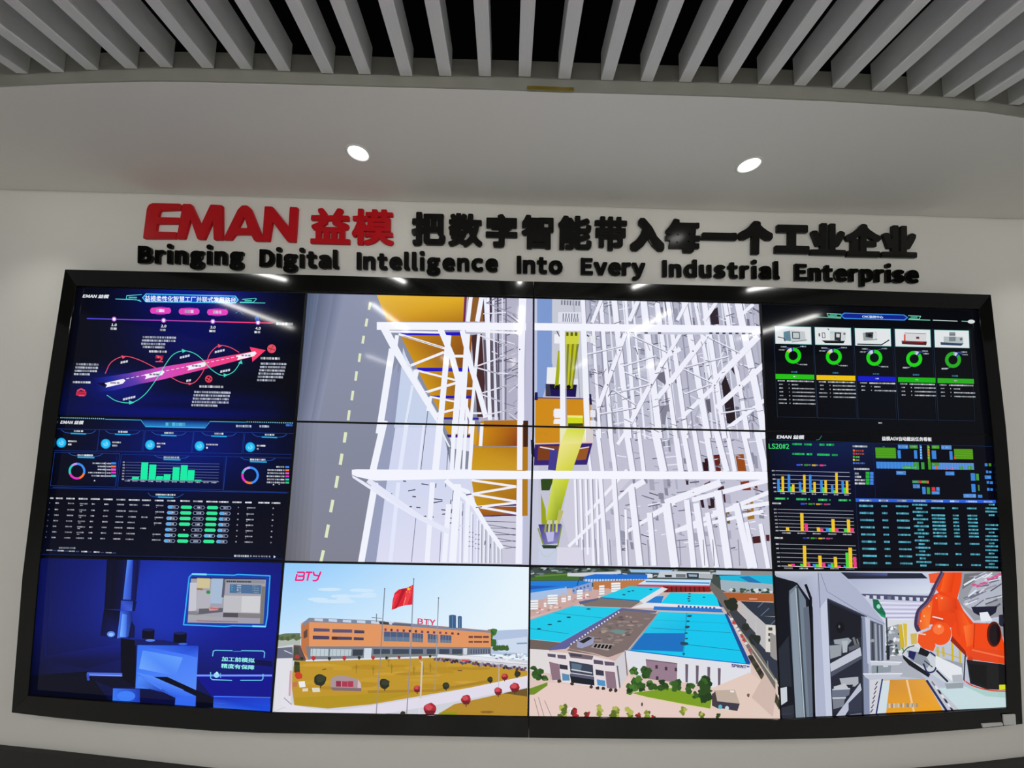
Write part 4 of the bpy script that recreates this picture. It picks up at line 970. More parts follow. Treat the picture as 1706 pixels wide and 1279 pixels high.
    for a, b, w in (((440, 100), (470, 360), 18), ((512, 100), (545, 360), 24), ((590, 95), (625, 360), 26), ((690, 80), (735, 360), 34), ((770, 80), (805, 360), 24), ((870, 80), (930, 360), 46), ((1000, 80), (1040, 360), 34), ((1050, 90), (1100, 360), 30), ((1120, 90), (1165, 360), 28), ((1195, 95), (1240, 360), 34), ((1260, 100), (1330, 360), 36), ((1330, 100), (1380, 360), 26), ((1430, 100), (1490, 360), 30), ((1520, 100), (1575, 360), 40),
                    ((470, 405), (490, 955), 16), ((530, 405), (570, 955), 26), ((615, 405), (655, 955), 28), ((725, 460), (780, 955), 40), ((840, 620), (870, 955), 32), ((945, 560), (1000, 965), 50), ((690, 600), (700, 955), 16), ((1075, 540), (1120, 965), 34), ((1135, 560), (1195, 965), 40), ((1205, 620), (1265, 965), 30), ((1270, 480), (1340, 970), 46), ((1385, 560), (1480, 970), 40), ((1450, 680), (1510, 970), 26), ((1540, 690), (1590, 970), 26)): WB(a, b, w)
    for x in (420, 500, 590, 700, 830, 1030, 1180, 1240, 1400): s.L([(x, 790), (x + 10, 955)], 5, (130, 128, 150))
    s.crop(*g5)
    for a, b, w in (((430, 140), (470, 1047), 26), ((498, 350), (540, 1047), 20), ((545, 140), (612, 1047), 26), ((630, 140), (728, 1047), 36), ((705, 140), (770, 1000), 18), ((820, 140), (925, 1047), 40), ((905, 140), (1030, 1047), 28), ((975, 140), (1100, 1047), 28), ((1080, 150), (1240, 1047), 38), ((1150, 150), (1260, 700), 18), ((1215, 160), (1345, 1047), 30), ((1345, 170), (1500, 1047), 26), ((1430, 170), (1610, 1047), 44),
                    ((528, 850), (705, 370), 26), ((735, 950), (965, 510), 28), ((865, 700), (1060, 370), 22), ((980, 700), (1220, 390), 34), ((1260, 700), (1560, 390), 40), ((1290, 850), (1600, 570), 34), ((1080, 900), (1270, 720), 26), ((1365, 980), (1600, 800), 26), ((490, 300), (550, 150), 22), ((730, 290), (790, 150), 26), ((1040, 285), (1110, 150), 22), ((1210, 290), (1290, 170), 24), ((1430, 270), (1530, 180), 22), ((960, 520), (1060, 470), 26), ((900, 800), (990, 690), 30)): WB(a, b, w)
    for a, b in (((750, 385), (975, 490)), ((1240, 395), (1440, 495)), ((700, 620), (860, 684)), ((1080, 600), (1265, 690)), ((690, 580), (900, 515)), ((1080, 590), (1370, 518)), ((460, 505), (690, 450)), ((610, 760), (860, 700)), ((620, 730), (770, 830)), ((1090, 760), (1250, 700)), ((540, 890), (770, 850)), ((1320, 885), (1540, 850))): s.L([a, b], 11, (228, 230, 244)); s.L([(a[0], a[1] + 5), (b[0], b[1] + 5)], 3, (84, 84, 104))
    for x, y in ((668, 478), (1012, 486), (1140, 484), (590, 702), (872, 700), (988, 702), (1280, 705), (1440, 705), (850, 860), (1240, 880)): s.C(x, y, 5, (96, 94, 104))
    for i in range(110):
        x = rnd.uniform(450, 1540); y = rnd.uniform(150, 1040); l = rnd.uniform(18, 60); a = rnd.choice((.28, -.2, .45, 1.2, -1.0, -.3))
        s.L([(x, y), (x + l * math.cos(a), y + l * math.sin(a))], rnd.uniform(2.5, 5.5), rnd.choice(((92, 92, 110), (120, 120, 138), (150, 150, 168), (70, 70, 86))))
    # beams right across
    s.P([(-900, 296), (110, 303), (1578, 322), (1578, 372), (110, 350), (-900, 346)], (243, 244, 254))
    s.L([(735, 368), (1540, 372)], 14, (200, 202, 220)); s.dash((1245, 368), (1540, 372), 7, .5, 10, (60, 60, 76)); s.dash((740, 366), (1000, 368), 3, .25, 10, (60, 60, 76))
    # big upright left of the seam
    s.crop(*g4); s.P([(1565, 120), (1615, 120), (1600, 600), (1600, 1040), (1555, 1040), (1560, 500)], (240, 240, 253)); s.P([(1615, 120), (1660, 120), (1655, 1040), (1600, 1040)], (186, 186, 212)); s.C(1570, 484, 5, (90, 90, 110))
    s.crop(*g6); s.L([(1576, 40), (1574, 360)], 36, (240, 240, 253)); s.L([(1575, 420), (1566, 965)], 40, (240, 240, 253)); s.P([(1598, 660), (1640, 660), (1640, 970), (1590, 970)], (204, 204, 224)); s.P([(1628, 40), (1640, 40), (1640, 660), (1626, 660)], (190, 192, 214))
    s.crop(*g7); s.P([(50, 60), (92, 60), (88, 960), (40, 960)], (188, 190, 214)); s.P([(92, 100), (140, 190), (140, 955), (84, 955)], (196, 198, 218)); s.P([(40, 60), (74, 60), (72, 640), (38, 640)], (176, 120, 26)); s.P([(44, 40), (76, 40), (74, 205), (44, 205)], (66, 34, 18))
    s.P([(140, 820), (255, 840), (255, 955), (140, 955)], (198, 204, 226)); s.curve([(140, 850), (190, 900), (255, 850)], 3, (170, 205, 170))
    # yellow lift and its orange box
    s.crop(*g5)
    s.P([(200, 588), (285, 588), (290, 700), (195, 695)], (236, 236, 238)); s.P([(355, 665), (398, 662), (400, 700), (350, 700)], (226, 226, 232))
    s.P([(190, 695), (392, 700), (385, 780), (190, 775)], (28, 18, 84)); s.P([(215, 700), (380, 702), (372, 735), (225, 732)], (16, 14, 34)); s.P([(190, 700), (215, 700), (225, 770), (192, 770)], (60, 56, 76))
    s.P([(125, 782), (478, 792), (490, 1047), (122, 1047)], (206, 138, 24)); s.L([(130, 785), (480, 792)], 6, (52, 34, 110)); s.P([(120, 750), (138, 748), (140, 800), (118, 800)], (30, 26, 90)); s.P([(470, 760), (484, 760), (490, 830), (474, 830)], (30, 26, 70))
    s.P([(310, 362), (408, 362), (402, 440), (312, 440)], (205, 208, 62))
    for k in range(3): s.P([(322 + k * 28, 362), (338 + k * 28, 362), (338 + k * 28, 386), (322 + k * 28, 386)], (90, 92, 20))
    for k in range(6):
        a0, a1 = 312 + k * 15.5, 327 + k * 15.5; b0, b1 = 308 + k * 9.5, 317.5 + k * 9.5
        s.P([(a0, 440), (a1, 438), (b1, 725), (b0, 728)], (188, 192, 18) if k % 2 == 0 else (128, 132, 14))
    s.P([(270, 480), (290, 480), (272, 725), (248, 720)], (164, 172, 14)); s.C(264, 716, 14, (14, 14, 20), 14); s.C(338, 716, 14, (14, 14, 20), 14)
    for y in (385, 865, 930):
        s.R(246, y - 10, 290, y + 50, (238, 238, 244)); s.R(240 if y > 800 else 452, y, 246 if y > 800 else 476, y + 40, (220, 220, 228)); s.R(478, y, 512, y + 46, (232, 232, 240))
    s.L([(262, 355), (285, 400)], 6, (60, 60, 64)); s.L([(455, 380), (470, 390)], 8, (60, 60, 64))
    s.P([(330, 898), (430, 900), (430, 968), (330, 966)], (206, 214, 30)); s.P([(330, 898), (430, 900), (430, 915), (330, 912)], (236, 232, 130)); s.P([(335, 950), (432, 950), (432, 968), (335, 968)], (60, 70, 10))
    s.L([(296, 345), (302, 1047)], 34, (238, 240, 250)); s.L([(318, 380), (324, 1047)], 5, (170, 172, 190)); s.L([(435, 345), (460, 1047)], 36, (238, 240, 250))
    s.P([(270, 232), (420, 232), (420, 300), (270, 300)], (220, 222, 236)); s.dash((300, 255), (410, 258), 6, .4, 30, (130, 130, 150)); s.dash((300, 282), (410, 285), 8, .4, 24, (110, 110, 130))
    s.crop(*g7)
    s.P([(120, 60), (275, 60), (275, 190), (120, 186)], (204, 138, 26)); s.P([(275, 80), (430, 80), (440, 190), (275, 190)], (232, 230, 190)); s.P([(440, 90), (485, 95), (485, 180), (440, 190)], (214, 206, 206))
    s.P([(118, 188), (482, 178), (446, 318), (112, 322)], (52, 34, 112)); s.P([(140, 200), (270, 200), (262, 290), (134, 290)], (122, 60, 26)); s.P([(395, 215), (462, 200), (440, 285), (380, 290)], (150, 84, 34)); s.P([(215, 220), (262, 220), (250, 355), (200, 350)], (66, 58, 140)); s.P([(92, 160), (112, 165), (122, 280), (95, 250)], (36, 28, 90))
    s.L([(150, 206), (240, 222)], 8, (230, 220, 220)); s.L([(400, 216), (460, 206)], 6, (230, 222, 226)); s.L([(120, 186), (482, 178)], 8, (226, 190, 190))
    s.Q([(320, 90), (436, 92), (412, 186), (278, 186)], [(214, 222, 60), (206, 214, 60), (232, 226, 140), (236, 228, 150)])
    s.Q([(275, 186), (412, 186), (352, 358), (248, 358)], [(236, 228, 140), (226, 218, 110), (206, 208, 50), (222, 218, 90)])
    s.P([(155, 405), (238, 405), (210, 480), (160, 480)], (46, 70, 24))
    s.Q([(232, 405), (336, 405), (264, 670), (186, 668)], [(214, 222, 90), (196, 206, 40), (134, 156, 14), (196, 206, 60)])
    s.P([(156, 500), (186, 600), (190, 710), (160, 690)], (150, 160, 30)); s.P([(270, 600), (300, 610), (262, 720), (250, 700)], (186, 182, 110))
    s.Q([(140, 695), (286, 690), (264, 815), (172, 822)], [(60, 50, 130), (80, 74, 150), (140, 136, 196), (110, 104, 170)])
    for k in range(4): s.L([(190 + k * 22, 668), (182 + k * 24, 744)], 12, (204, 206, 110) if k % 2 else (150, 160, 30))
    s.P([(185, 745), (240, 740), (235, 800), (200, 806)], (186, 184, 226)); s.L([(138, 720), (172, 825), (262, 832), (288, 700)], 8, (130, 150, 50)); s.P([(160, 826), (262, 826), (250, 846), (172, 846)], (36, 60, 40))
    # lower beam
    s.crop(*g6); s.P([(490, 358), (520, 354), (1180, 360), (1720, 366), (1720, 418), (1180, 416), (640, 428), (520, 402), (490, 388)], (243, 244, 254))
    s.crop(*g7); s.P([(60, 355), (1590, 362), (1590, 412), (60, 406)], (244, 245, 254))
    return s
# ---- lower middle left: factory building with flag and lawn
def pic_factory():
    s = Canvas(gquad(1, 2, 2, 3), (440, 920, 3.563))
    s.full(lambda u, v: mixc(mixc((146, 202, 250), (196, 228, 252), v * 2), (232, 244, 252), u * 1.1 - .1 + .25 * v), 18, 12)
    for i in range(12): s.C(330 + rnd.uniform(-40, 300), 250 + rnd.uniform(-40, 60), rnd.uniform(40, 90), (206, 230, 250), 10)
    # distance and ground
    s.P([(80, 490), (130, 480), (215, 478), (215, 560), (80, 560)], (104, 118, 92)); s.P([(80, 520), (215, 510), (215, 560), (80, 560)], (176, 184, 176))
    for x in range(8): s.blob(95 + x * 16, 505 + rnd.uniform(-8, 8), 14, 12, rnd.choice(((76, 96, 62), (96, 112, 74))))
    s.P([(1340, 465), (1565, 455), (1570, 620), (1340, 600)], (176, 194, 222)); s.P([(1385, 520), (1562, 500), (1562, 600), (1395, 590)], (204, 216, 236)); s.L([(1500, 540), (1562, 538)], 8, (120, 150, 185))
    for k in range(9): s.blob(1320 + rnd.uniform(-26, 50), 470 + k * 10, 28, 22, rnd.choice(((54, 104, 44), (66, 120, 50), (44, 86, 40))))
    for k in range(6): s.blob(1370 + k * 14, 566, 16, 16, (60, 96, 46))
    s.P([(75, 560), (180, 545), (240, 640), (1100, 600), (1570, 640), (1570, 960), (40, 960)], (206, 208, 216))
    s.P([(78, 566), (170, 560), (172, 625), (76, 628)], (104, 108, 128)); s.L([(120, 580), (165, 600)], 5, (215, 215, 220)); s.P([(76, 628), (170, 628), (160, 900), (60, 940)], (222, 222, 228))
    s.P([(182, 640), (600, 636), (1100, 622), (1562, 700), (1562, 745), (1000, 838), (640, 900), (380, 925), (180, 905), (160, 760)], (190, 148, 44))
    for i in range(26): s.blob(rnd.uniform(250, 1300), rnd.uniform(655, 820), rnd.uniform(40, 120), rnd.uniform(7, 16), rnd.choice(((182, 140, 38), (196, 154, 50), (176, 136, 40), (202, 158, 56))))
    s.P([(180, 860), (600, 840), (900, 830), (640, 895), (380, 922), (180, 903)], (178, 146, 32)); s.L([(620, 826), (1010, 818), (1350, 760)], 16, (168, 130, 40))
    s.curve([(128, 780), (118, 860), (160, 912), (380, 946), (640, 930), (1000, 860), (1562, 742)], 30, (226, 222, 232))
    s.P([(640, 905), (1000, 845), (1562, 742), (1562, 795), (1130, 880), (700, 955), (640, 960), (380, 960), (390, 938)], (224, 218, 232)); s.P([(45, 948), (160, 905), (390, 940), (640, 935), (640, 962), (40, 962)], (226, 222, 232))
    s.P([(1562, 800), (1562, 965), (1020, 962), (1130, 895)], (180, 138, 46)); s.P([(1420, 830), (1562, 800), (1562, 850)], (110, 84, 40)); s.P([(1040, 945), (1140, 942), (1150, 965), (1050, 962)], (140, 150, 20)); s.blob(1320, 942, 40, 8, (140, 100, 40))
    s.P([(176, 548), (275, 556), (275, 642), (172, 640)], (96, 78, 82)); s.P([(176, 560), (205, 560), (215, 640), (172, 640)], (70, 76, 62))
    # building
    s.P([(220, 420), (266, 392), (700, 405), (1345, 462), (1348, 600), (1100, 606), (600, 630), (250, 634), (220, 560)], (224, 150, 98))
    s.P([(222, 430), (268, 396), (268, 634), (240, 600), (222, 560)], (190, 116, 70)); s.P([(235, 470), (258, 452), (258, 500), (236, 510)], (96, 70, 62))
    s.P([(230, 418), (268, 386), (660, 402), (1345, 464), (1345, 476), (700, 426), (270, 412), (232, 440)], (128, 134, 156))
    for k in range(6): s.P([(300 + k * 84, 390 + k * 3.6), (350 + k * 84, 392 + k * 3.8), (350 + k * 84, 408 + k * 4), (300 + k * 84, 404 + k * 4)], (198, 210, 226))
    s.P([(680, 408), (740, 412), (745, 428), (690, 424)], (60, 62, 74)); s.L([(668, 362), (668, 412)], 5, (110, 110, 122)); s.L([(640, 385), (700, 390)], 4, (120, 120, 130)); s.P([(760, 418), (880, 424), (880, 436), (760, 430)], (96, 100, 118))
    s.T('BTY', 912, 392, 1014, 426, (214, 60, 92), bold=2.5, poly=[(912, 390), (1016, 398), (1014, 430), (910, 422)]); s.L([(975, 400), (975, 440)], 3, (130, 90, 110))
    for x0, x1, y in ((1098, 1140, 372), (1150, 1174, 378)):
        s.P([(x0, y), (x1, y + 3), (x1, 448), (x0, 446)], (60, 92, 132)); s.L([((x0 + x1) / 2, y), ((x0 + x1) / 2, 446)], 5, (96, 134, 176)); s.C((x0 + x1) / 2, y + 2, (x1 - x0) / 2, (70, 100, 140), 5)
    dk = (74, 66, 92)
    for x0, x1, y0, y1 in ((295, 390, 448, 468), (406, 524, 453, 474), (536, 596, 459, 478), (290, 388, 492, 514), (402, 522, 497, 517), (533, 592, 501, 519)): s.P([(x0, y0), (x1, y0 + 3), (x1, y1 + 1), (x0, y1)], dk if y0 > 455 else (92, 82, 112))
    s.P([(404, 500), (436, 501), (436, 516), (404, 515)], (90, 40, 24))
    for x0, x1, y0, y1 in ((712, 864, 468, 526), (880, 944, 476, 530), (972, 1034, 482, 534), (1046, 1112, 486, 534)):
        s.P([(x0, y0), (x1, y0 + 6), (x1, y1 + 2), (x0, y1)], (74, 92, 128)); s.P([(x0 + 4, y0 + 30), (x1, y0 + 34), (x1, y1), (x0, y1)], (98, 122, 150))
        for k in range(1, 4): s.L([(x0 + (x1 - x0) * k / 4, y0), (x0 + (x1 - x0) * k / 4, y1)], 2, (170, 140, 120))
    for k, (x, y) in enumerate([(715 + i * 36, 448 + i * 2.2) for i in range(13)]): s.bars(x, y, x + 15, y + 17 - k * .3, (136, 66, 110), 9, .2)
    for x0, x1 in ((1214, 1240), (1246, 1294), (1300, 1334)): s.R(x0, 494, x1, 507, (110, 66, 62)); s.R(x0, 524, x1, 535, (120, 70, 60))
    s.P([(250, 556), (600, 556), (1345, 562), (1348, 602), (600, 632), (262, 632)], (120, 126, 138))
    s.P([(278, 570), (385, 572), (380, 614), (276, 614)], (190, 204, 210)); s.P([(394, 572), (520, 574), (516, 612), (390, 614)], (186, 200, 206)); s.P([(528, 574), (590, 574), (586, 610), (526, 612)], (56, 64, 74))
    for k in range(10): s.L([(288 + k * 24, 570), (286 + k * 24, 614)], 2.5, (140, 150, 160))
    s.P([(596, 566), (640, 566), (634, 632), (592, 632)], (206, 216, 226))
    for x0, x1 in ((650, 748), (762, 860), (874, 944), (966, 1020), (1040, 1100), (1116, 1176)): s.P([(x0, 572), (x1, 573), (x1, 600), (x0, 602)], (64, 72, 92)); s.P([(x0, 602), (x1, 600), (x1, 612), (x0, 616)], (120, 130, 122))
    s.P([(1182, 566), (1206, 566), (1204, 606), (1182, 606)], (206, 212, 222)); s.P([(1214, 574), (1340, 572), (1340, 598), (1214, 600)], (86, 92, 112))
    for k in range(8): s.L([(1222 + k * 15, 573), (1222 + k * 15, 600)], 3, (150, 156, 172))
    s.L([(250, 640), (620, 630), (1000, 618)], 9, (224, 224, 230))
    # parked cars and covered row
    for i in range(46): s.blob(1345 + rnd.uniform(0, 210), 600 + rnd.uniform(0, 36) + 0, 9, 5, rnd.choice(((232, 236, 242), (170, 186, 206), (110, 124, 146), (214, 220, 230))))
    s.P([(1030, 602), (1300, 620), (1562, 655), (1562, 672), (1290, 640), (1030, 618)], (226, 226, 234))
    for i in range(60):
        t = i / 60; s.blob(1015 + t * 545, 630 + t * 58 + rnd.uniform(-8, 8), 9, 8, rnd.choice(((66, 52, 76), (90, 76, 96), (150, 140, 160), (50, 44, 60), (120, 80, 100))))
    s.P([(1175, 628), (1224, 630), (1222, 642), (1175, 640)], (206, 50, 60)); s.L([(1395, 645), (1392, 800)], 4, (190, 185, 190))
    # shrubs, stone, poles
    gd = (40, 56, 34); rr = (188, 52, 58)
    for x, y, r, c in ((196, 618, 14, (170, 60, 56)), (225, 628, 10, gd), (295, 625, 13, rr), (388, 628, 10, gd), (477, 625, 12, rr), (565, 622, 10, gd), (648, 622, 11, rr), (728, 624, 9, gd), (802, 620, 9, (150, 50, 60)), (927, 621, 10, rr), (986, 614, 8, gd)): s.blob(x, y, r, r, c, j=.12); s.L([(x, y + r * .6), (x, y + r * 1.4)], 4, (80, 60, 40))
    s.P([(180, 645), (212, 650), (214, 720), (180, 710)], (52, 60, 34)); s.blob(206, 730, 22, 24, (196, 64, 40), j=.15); s.blob(196, 680, 18, 18, (60, 70, 40)); s.L([(160, 700), (152, 850)], 12, (206, 160, 176)); s.P([(205, 765), (242, 762), (248, 796), (212, 800)], (236, 234, 232)); s.P([(284, 802), (330, 800), (334, 826), (290, 828)], (220, 214, 196)); s.P([(228, 806), (262, 804), (262, 822), (230, 824)], (220, 210, 186)); s.P([(168, 770), (200, 765), (196, 796), (170, 796)], (190, 120, 70))
    s.L([(168, 640), (162, 890)], 4, (206, 206, 214)); s.L([(120, 860), (165, 900)], 4, (120, 120, 130))
    for x, y, r in ((334, 754, 36), (716, 774, 31), (1080, 786, 21), (1342, 750, 17)): s.blob(x, y, r, r, (42, 46, 34), n=14, j=.12); s.blob(x + r * .1, y - r * .2, r * .7, r * .6, (56, 62, 46), j=.2); s.L([(x + 2, y + r * .8), (x + 2, y + r * 1.35)], 6, (70, 52, 30))
    for x, y, r in ((910, 804, 22), (1390, 818, 24), (1428, 732, 20), (1488, 796, 29), (1200, 868, 30), (985, 924, 38)): s.blob(x, y, r, r * .95, (170, 40, 52), n=14, j=.1); s.blob(x - r * .2, y - r * .3, r * .6, r * .5, (204, 76, 86), j=.2); s.P([(x - r * .9, y + r * .2), (x + r * .9, y + r * .2), (x + r * .5, y + r * .95), (x - r * .5, y + r * .95)], (110, 36, 44)); s.L([(x, y + r * .9), (x, y + r * 1.4)], 5, (70, 44, 30))
    s.blob(1503, 716, 18, 20, (52, 50, 40)); s.blob(1500, 690, 10, 10, (70, 60, 40)); s.blob(824, 948, 15, 14, (60, 52, 44))
    for x, y in ((548, 690), (648, 700), (758, 690), (890, 700), (988, 684), (740, 650), (945, 700)): s.L([(x, y - 32), (x, y + 26)], 4, (150, 118, 40)); s.L([(x, y), (x - 9, y - 22)], 3, (140, 120, 44)); s.L([(x, y), (x + 10, y - 20)], 3, (140, 120, 44))
    s.L([(346, 695), (370, 690)], 6, (110, 84, 40)); s.L([(1150, 699), (1176, 700)], 6, (120, 80, 40))
    s.P([(398, 750), (408, 735), (440, 727), (490, 728), (560, 748), (577, 772), (580, 816), (410, 812), (398, 790)], (168, 146, 150)); s.P([(560, 748), (577, 772), (580, 816), (556, 815)], (206, 184, 186)); s.P([(400, 795), (580, 800), (580, 818), (410, 814)], (128, 106, 112)); s.bars(430, 756, 536, 792, (206, 66, 96), 30, .2)
    s.L([(1040, 618), (1562, 662)], 4, (180, 178, 190)); s.L([(470, 545), (470, 640)], 0.1, (0, 0, 0))
    for a, b, w, c in (((717, 212), (690, 640), 6, (126, 134, 150)), ((690, 640), (668, 955), 6, (150, 140, 150)), ((889, 155), (868, 640), 6, (136, 146, 164)), ((868, 640), (848, 958), 6, (150, 140, 146)), ((1036, 268), (1022, 640), 6, (146, 156, 172)), ((1022, 640), (1014, 815), 6, (166, 150, 120)), ((940, 640), (930, 860), 10, (206, 196, 180)), ((925, 636), (942, 660), 4, (206, 196, 180)), ((928, 862), (922, 955), 6, (220, 216, 226))): s.L([a, b], w, c)
    for x, y in ((717, 214), (889, 156), (1036, 268)): s.C(x, y, 4, (90, 92, 104))
    s.P([(886, 190), (850, 208), (800, 218), (775, 240), (764, 280), (758, 340), (800, 322), (840, 312), (880, 308)], (222, 36, 52))
    s.P([(850, 208), (820, 214), (792, 300), (770, 336), (790, 328), (826, 250)], (176, 24, 42)); s.P([(868, 200), (840, 240), (830, 310), (850, 310), (878, 240)], (236, 66, 72)); s.P([(800, 240), (776, 290), (768, 326), (764, 300), (772, 250)], (240, 60, 76)); s.L([(842, 262), (828, 312)], 4, (246, 150, 130))
    st = lambda x, y, r: s.P([(x + (r if i % 2 == 0 else r * .42) * math.sin(math.pi * i / 5), y - (r if i % 2 == 0 else r * .42) * math.cos(math.pi * i / 5)) for i in range(10)], (246, 214, 60))
    st(858, 216, 12); st(876, 204, 4); st(872, 216, 3.5); st(846, 232, 4); st(864, 234, 4)
    # logo in the corner
    lc = (238, 26, 122)
    for a in ([(186, 168), (196, 128)], [(196, 118), (240, 118)], [(200, 141), (236, 141)], [(186, 165), (232, 165)], [(240, 118), (236, 140)], [(238, 141), (232, 165)], [(246, 118), (286, 118)], [(268, 118), (256, 168)], [(292, 116), (298, 134), (320, 138)], [(336, 116), (318, 160), (306, 168), (290, 167)]): s.L(a, 10, lc)
    return s
# ---- lower middle right: air view of the plant with blue roofs
def pic_plant():
    s = Canvas(gquad(2, 2, 3, 3), (860, 930, 3.665))
    s.full(lambda u, v: mixc((190, 172, 168), (222, 196, 186), v * 1.2), 12, 10)
    s.P([(80, 45), (1580, 60), (1580, 215), (80, 160)], (64, 76, 72))
    for i in range(160): s.blob(rnd.uniform(85, 1560), rnd.uniform(52, 105), rnd.uniform(8, 28), rnd.uniform(4, 8), rnd.choice(((38, 62, 46), (52, 80, 56), (110, 124, 126), (150, 160, 166), (30, 46, 44), (84, 104, 100), (176, 184, 190))))
    s.P([(85, 120), (200, 92), (390, 100), (380, 132), (90, 134)], (66, 110, 40)); s.P([(110, 104), (320, 92), (320, 100), (120, 112)], (96, 136, 60))
    s.P([(312, 90), (640, 78), (640, 92), (400, 110), (312, 108)], (206, 208, 214))
    s.P([(410, 110), (480, 95), (830, 98), (800, 128), (420, 128)], (30, 110, 206)); s.P([(412, 126), (800, 126), (800, 146), (412, 148)], (196, 212, 232))
    for k in range(22): s.L([(420 + k * 17, 124), (416 + k * 17, 146)], 5, (60, 110, 180))
    s.P([(690, 66), (960, 70), (930, 88), (700, 84)], (150, 190, 224)); s.P([(880, 76), (1185, 82), (1190, 120), (860, 116)], (196, 202, 210)); s.P([(1040, 88), (1115, 90), (1114, 120), (1042, 118)], (40, 50, 62)); s.P([(1052, 96), (1104, 98), (1104, 112), (1054, 110)], (150, 170, 190)); s.P([(975, 95), (1035, 96), (1034, 116), (975, 115)], (110, 116, 124)); s.P([(800, 95), (832, 95), (832, 118), (800, 118)], (220, 224, 230)); s.P([(905, 100), (950, 100), (950, 114), (910, 114)], (36, 40, 46)); s.P([(1120, 92), (1200, 96), (1196, 124), (1118, 120)], (176, 180, 186))
    s.P([(470, 140), (820, 128), (700, 190), (470, 190)], (188, 120, 70))
    s.P([(800, 125), (1190, 130), (1180, 165), (740, 158)], (196, 224, 244)); s.L([(790, 140), (1180, 150)], 8, (60, 130, 206)); s.P([(735, 158), (1182, 164), (1180, 176), (740, 172)], (206, 70, 90)); s.P([(895, 168), (1184, 172), (1186, 204), (900, 206)], (132, 34, 32)); 
    for k in range(9): s.L([(920 + k * 28, 172), (922 + k * 28, 203)], 7, (60, 22, 24))
    s.P([(82, 138), (380, 136), (462, 142), (340, 180), (80, 205)], (36, 124, 214)); s.P([(82, 165), (270, 168), (150, 182), (82, 190)], (30, 90, 186)); s.L([(380, 136), (372, 164)], 6, (20, 70, 150)); s.P([(340, 180), (462, 142), (462, 200), (345, 222)], (138, 160, 206)); s.P([(80, 205), (305, 170), (315, 225), (80, 262)], (166, 190, 226)); s.P([(80, 190), (300, 168), (300, 178), (80, 210)], (40, 130, 220))
    for k in range(5): s.L([(350 + k * 22, 190 - k * 7), (350 + k * 22, 202 - k * 7)], 9, (70, 90, 140))
    s.P([(78, 262), (560, 180), (600, 200), (340, 290), (84, 355)], (202, 166, 160))
    for x, y, w in ((108, 285, 26), (222, 252, 30), (290, 240, 14), (324, 228, 9), (388, 222, 18), (432, 216, 10), (176, 270, 8), (522, 195, 16), (608, 178, 28)):
        for k in range(4): s.P([(x - w, y - 30 + k * 15), (x + w, y - 32 + k * 15), (x + w, y - 20 + k * 15), (x - w, y - 18 + k * 15)], (238, 240, 242) if w > 15 or k > 1 else (206, 176, 170)); s.L([(x - w, y - 17 + k * 15), (x + w, y - 19 + k * 15)], 3, (150, 150, 156)) if w > 15 else None
    for i in range(30): t = rnd.random(); s.blob(100 + t * 420, 335 - t * 120 + rnd.uniform(-20, 20), 10, 5, rnd.choice(((220, 160, 166), (186, 130, 130), (232, 214, 206), (176, 150, 150))))
    s.P([(380, 262), (500, 240), (760, 262), (700, 300), (420, 290)], (124, 112, 106)); s.P([(380, 262), (500, 240), (500, 252), (390, 280)], (90, 96, 130))
    ca = (28, 200, 232); cb = (20, 190, 226); bl = (30, 126, 208)
    s.P([(510, 236), (690, 168), (890, 174), (752, 256)], ca); s.L([(512, 238), (752, 258)], 7, (40, 110, 170)); s.P([(752, 256), (890, 174), (925, 184), (780, 275)], (222, 222, 228))
    s.P([(790, 268), (850, 230), (900, 228), (884, 270)], bl); s.P([(880, 272), (940, 206), (1215, 215), (1240, 290)], (20, 206, 236)); s.P([(1215, 215), (1230, 214), (1262, 296), (1240, 292)], (40, 70, 130)); s.P([(700, 300), (790, 268), (1240, 292), (1255, 305), (840, 300)], (226, 226, 232))
    s.P([(840, 290), (1250, 305), (1262, 328), (836, 312)], (34, 118, 206)); s.dash((985, 290), (1225, 302), 10, .5, 12, (40, 80, 150)); s.P([(640, 300), (860, 318), (850, 330), (650, 330)], (96, 100, 140))
    for x, y in ((1057, 214), (1056, 230), (1052, 244), (1054, 258), (712, 196), (655, 220), (688, 200), (820, 188), (1145, 236)): s.blob(x, y, 10, 4, (40, 90, 110))
    # right background
    s.P([(1220, 72), (1370, 76), (1370, 100), (1220, 98)], (176, 196, 214)); s.P([(1370, 70), (1580, 76), (1580, 110), (1370, 104)], (140, 140, 140)); s.P([(1240, 105), (1560, 100), (1580, 160), (1260, 158)], (30, 180, 216)); s.P([(1360, 112), (1420, 108), (1500, 150), (1440, 156)], (30, 116, 180)); s.P([(1245, 130), (1580, 158), (1580, 200), (1290, 205), (1250, 190)], (160, 176, 186))
    for i in range(30): s.blob(1290 + rnd.uniform(0, 280), 195 + rnd.uniform(-8, 12), 12, 8, rnd.choice(((40, 70, 50), (150, 160, 166), (206, 214, 220), (60, 84, 60))))
    s.P([(1250, 205), (1580, 215), (1580, 262), (1290, 255)], (172, 92, 46)); s.P([(1420, 240), (1470, 242), (1470, 250), (1420, 250)], (210, 150, 130)); s.P([(1185, 140), (1260, 200), (1580, 640), (1580, 800), (1300, 350), (1180, 180)], (110, 104, 100))
    for i in range(12): s.blob(1310 + rnd.uniform(-25, 30), 255 + i * 6, 22, 18, (38, 44, 34))
    s.P([(1280, 330), (1340, 310), (1590, 560), (1590, 700)], (58, 62, 70))
    wl = (216, 212, 204); rf = (44, 52, 66)
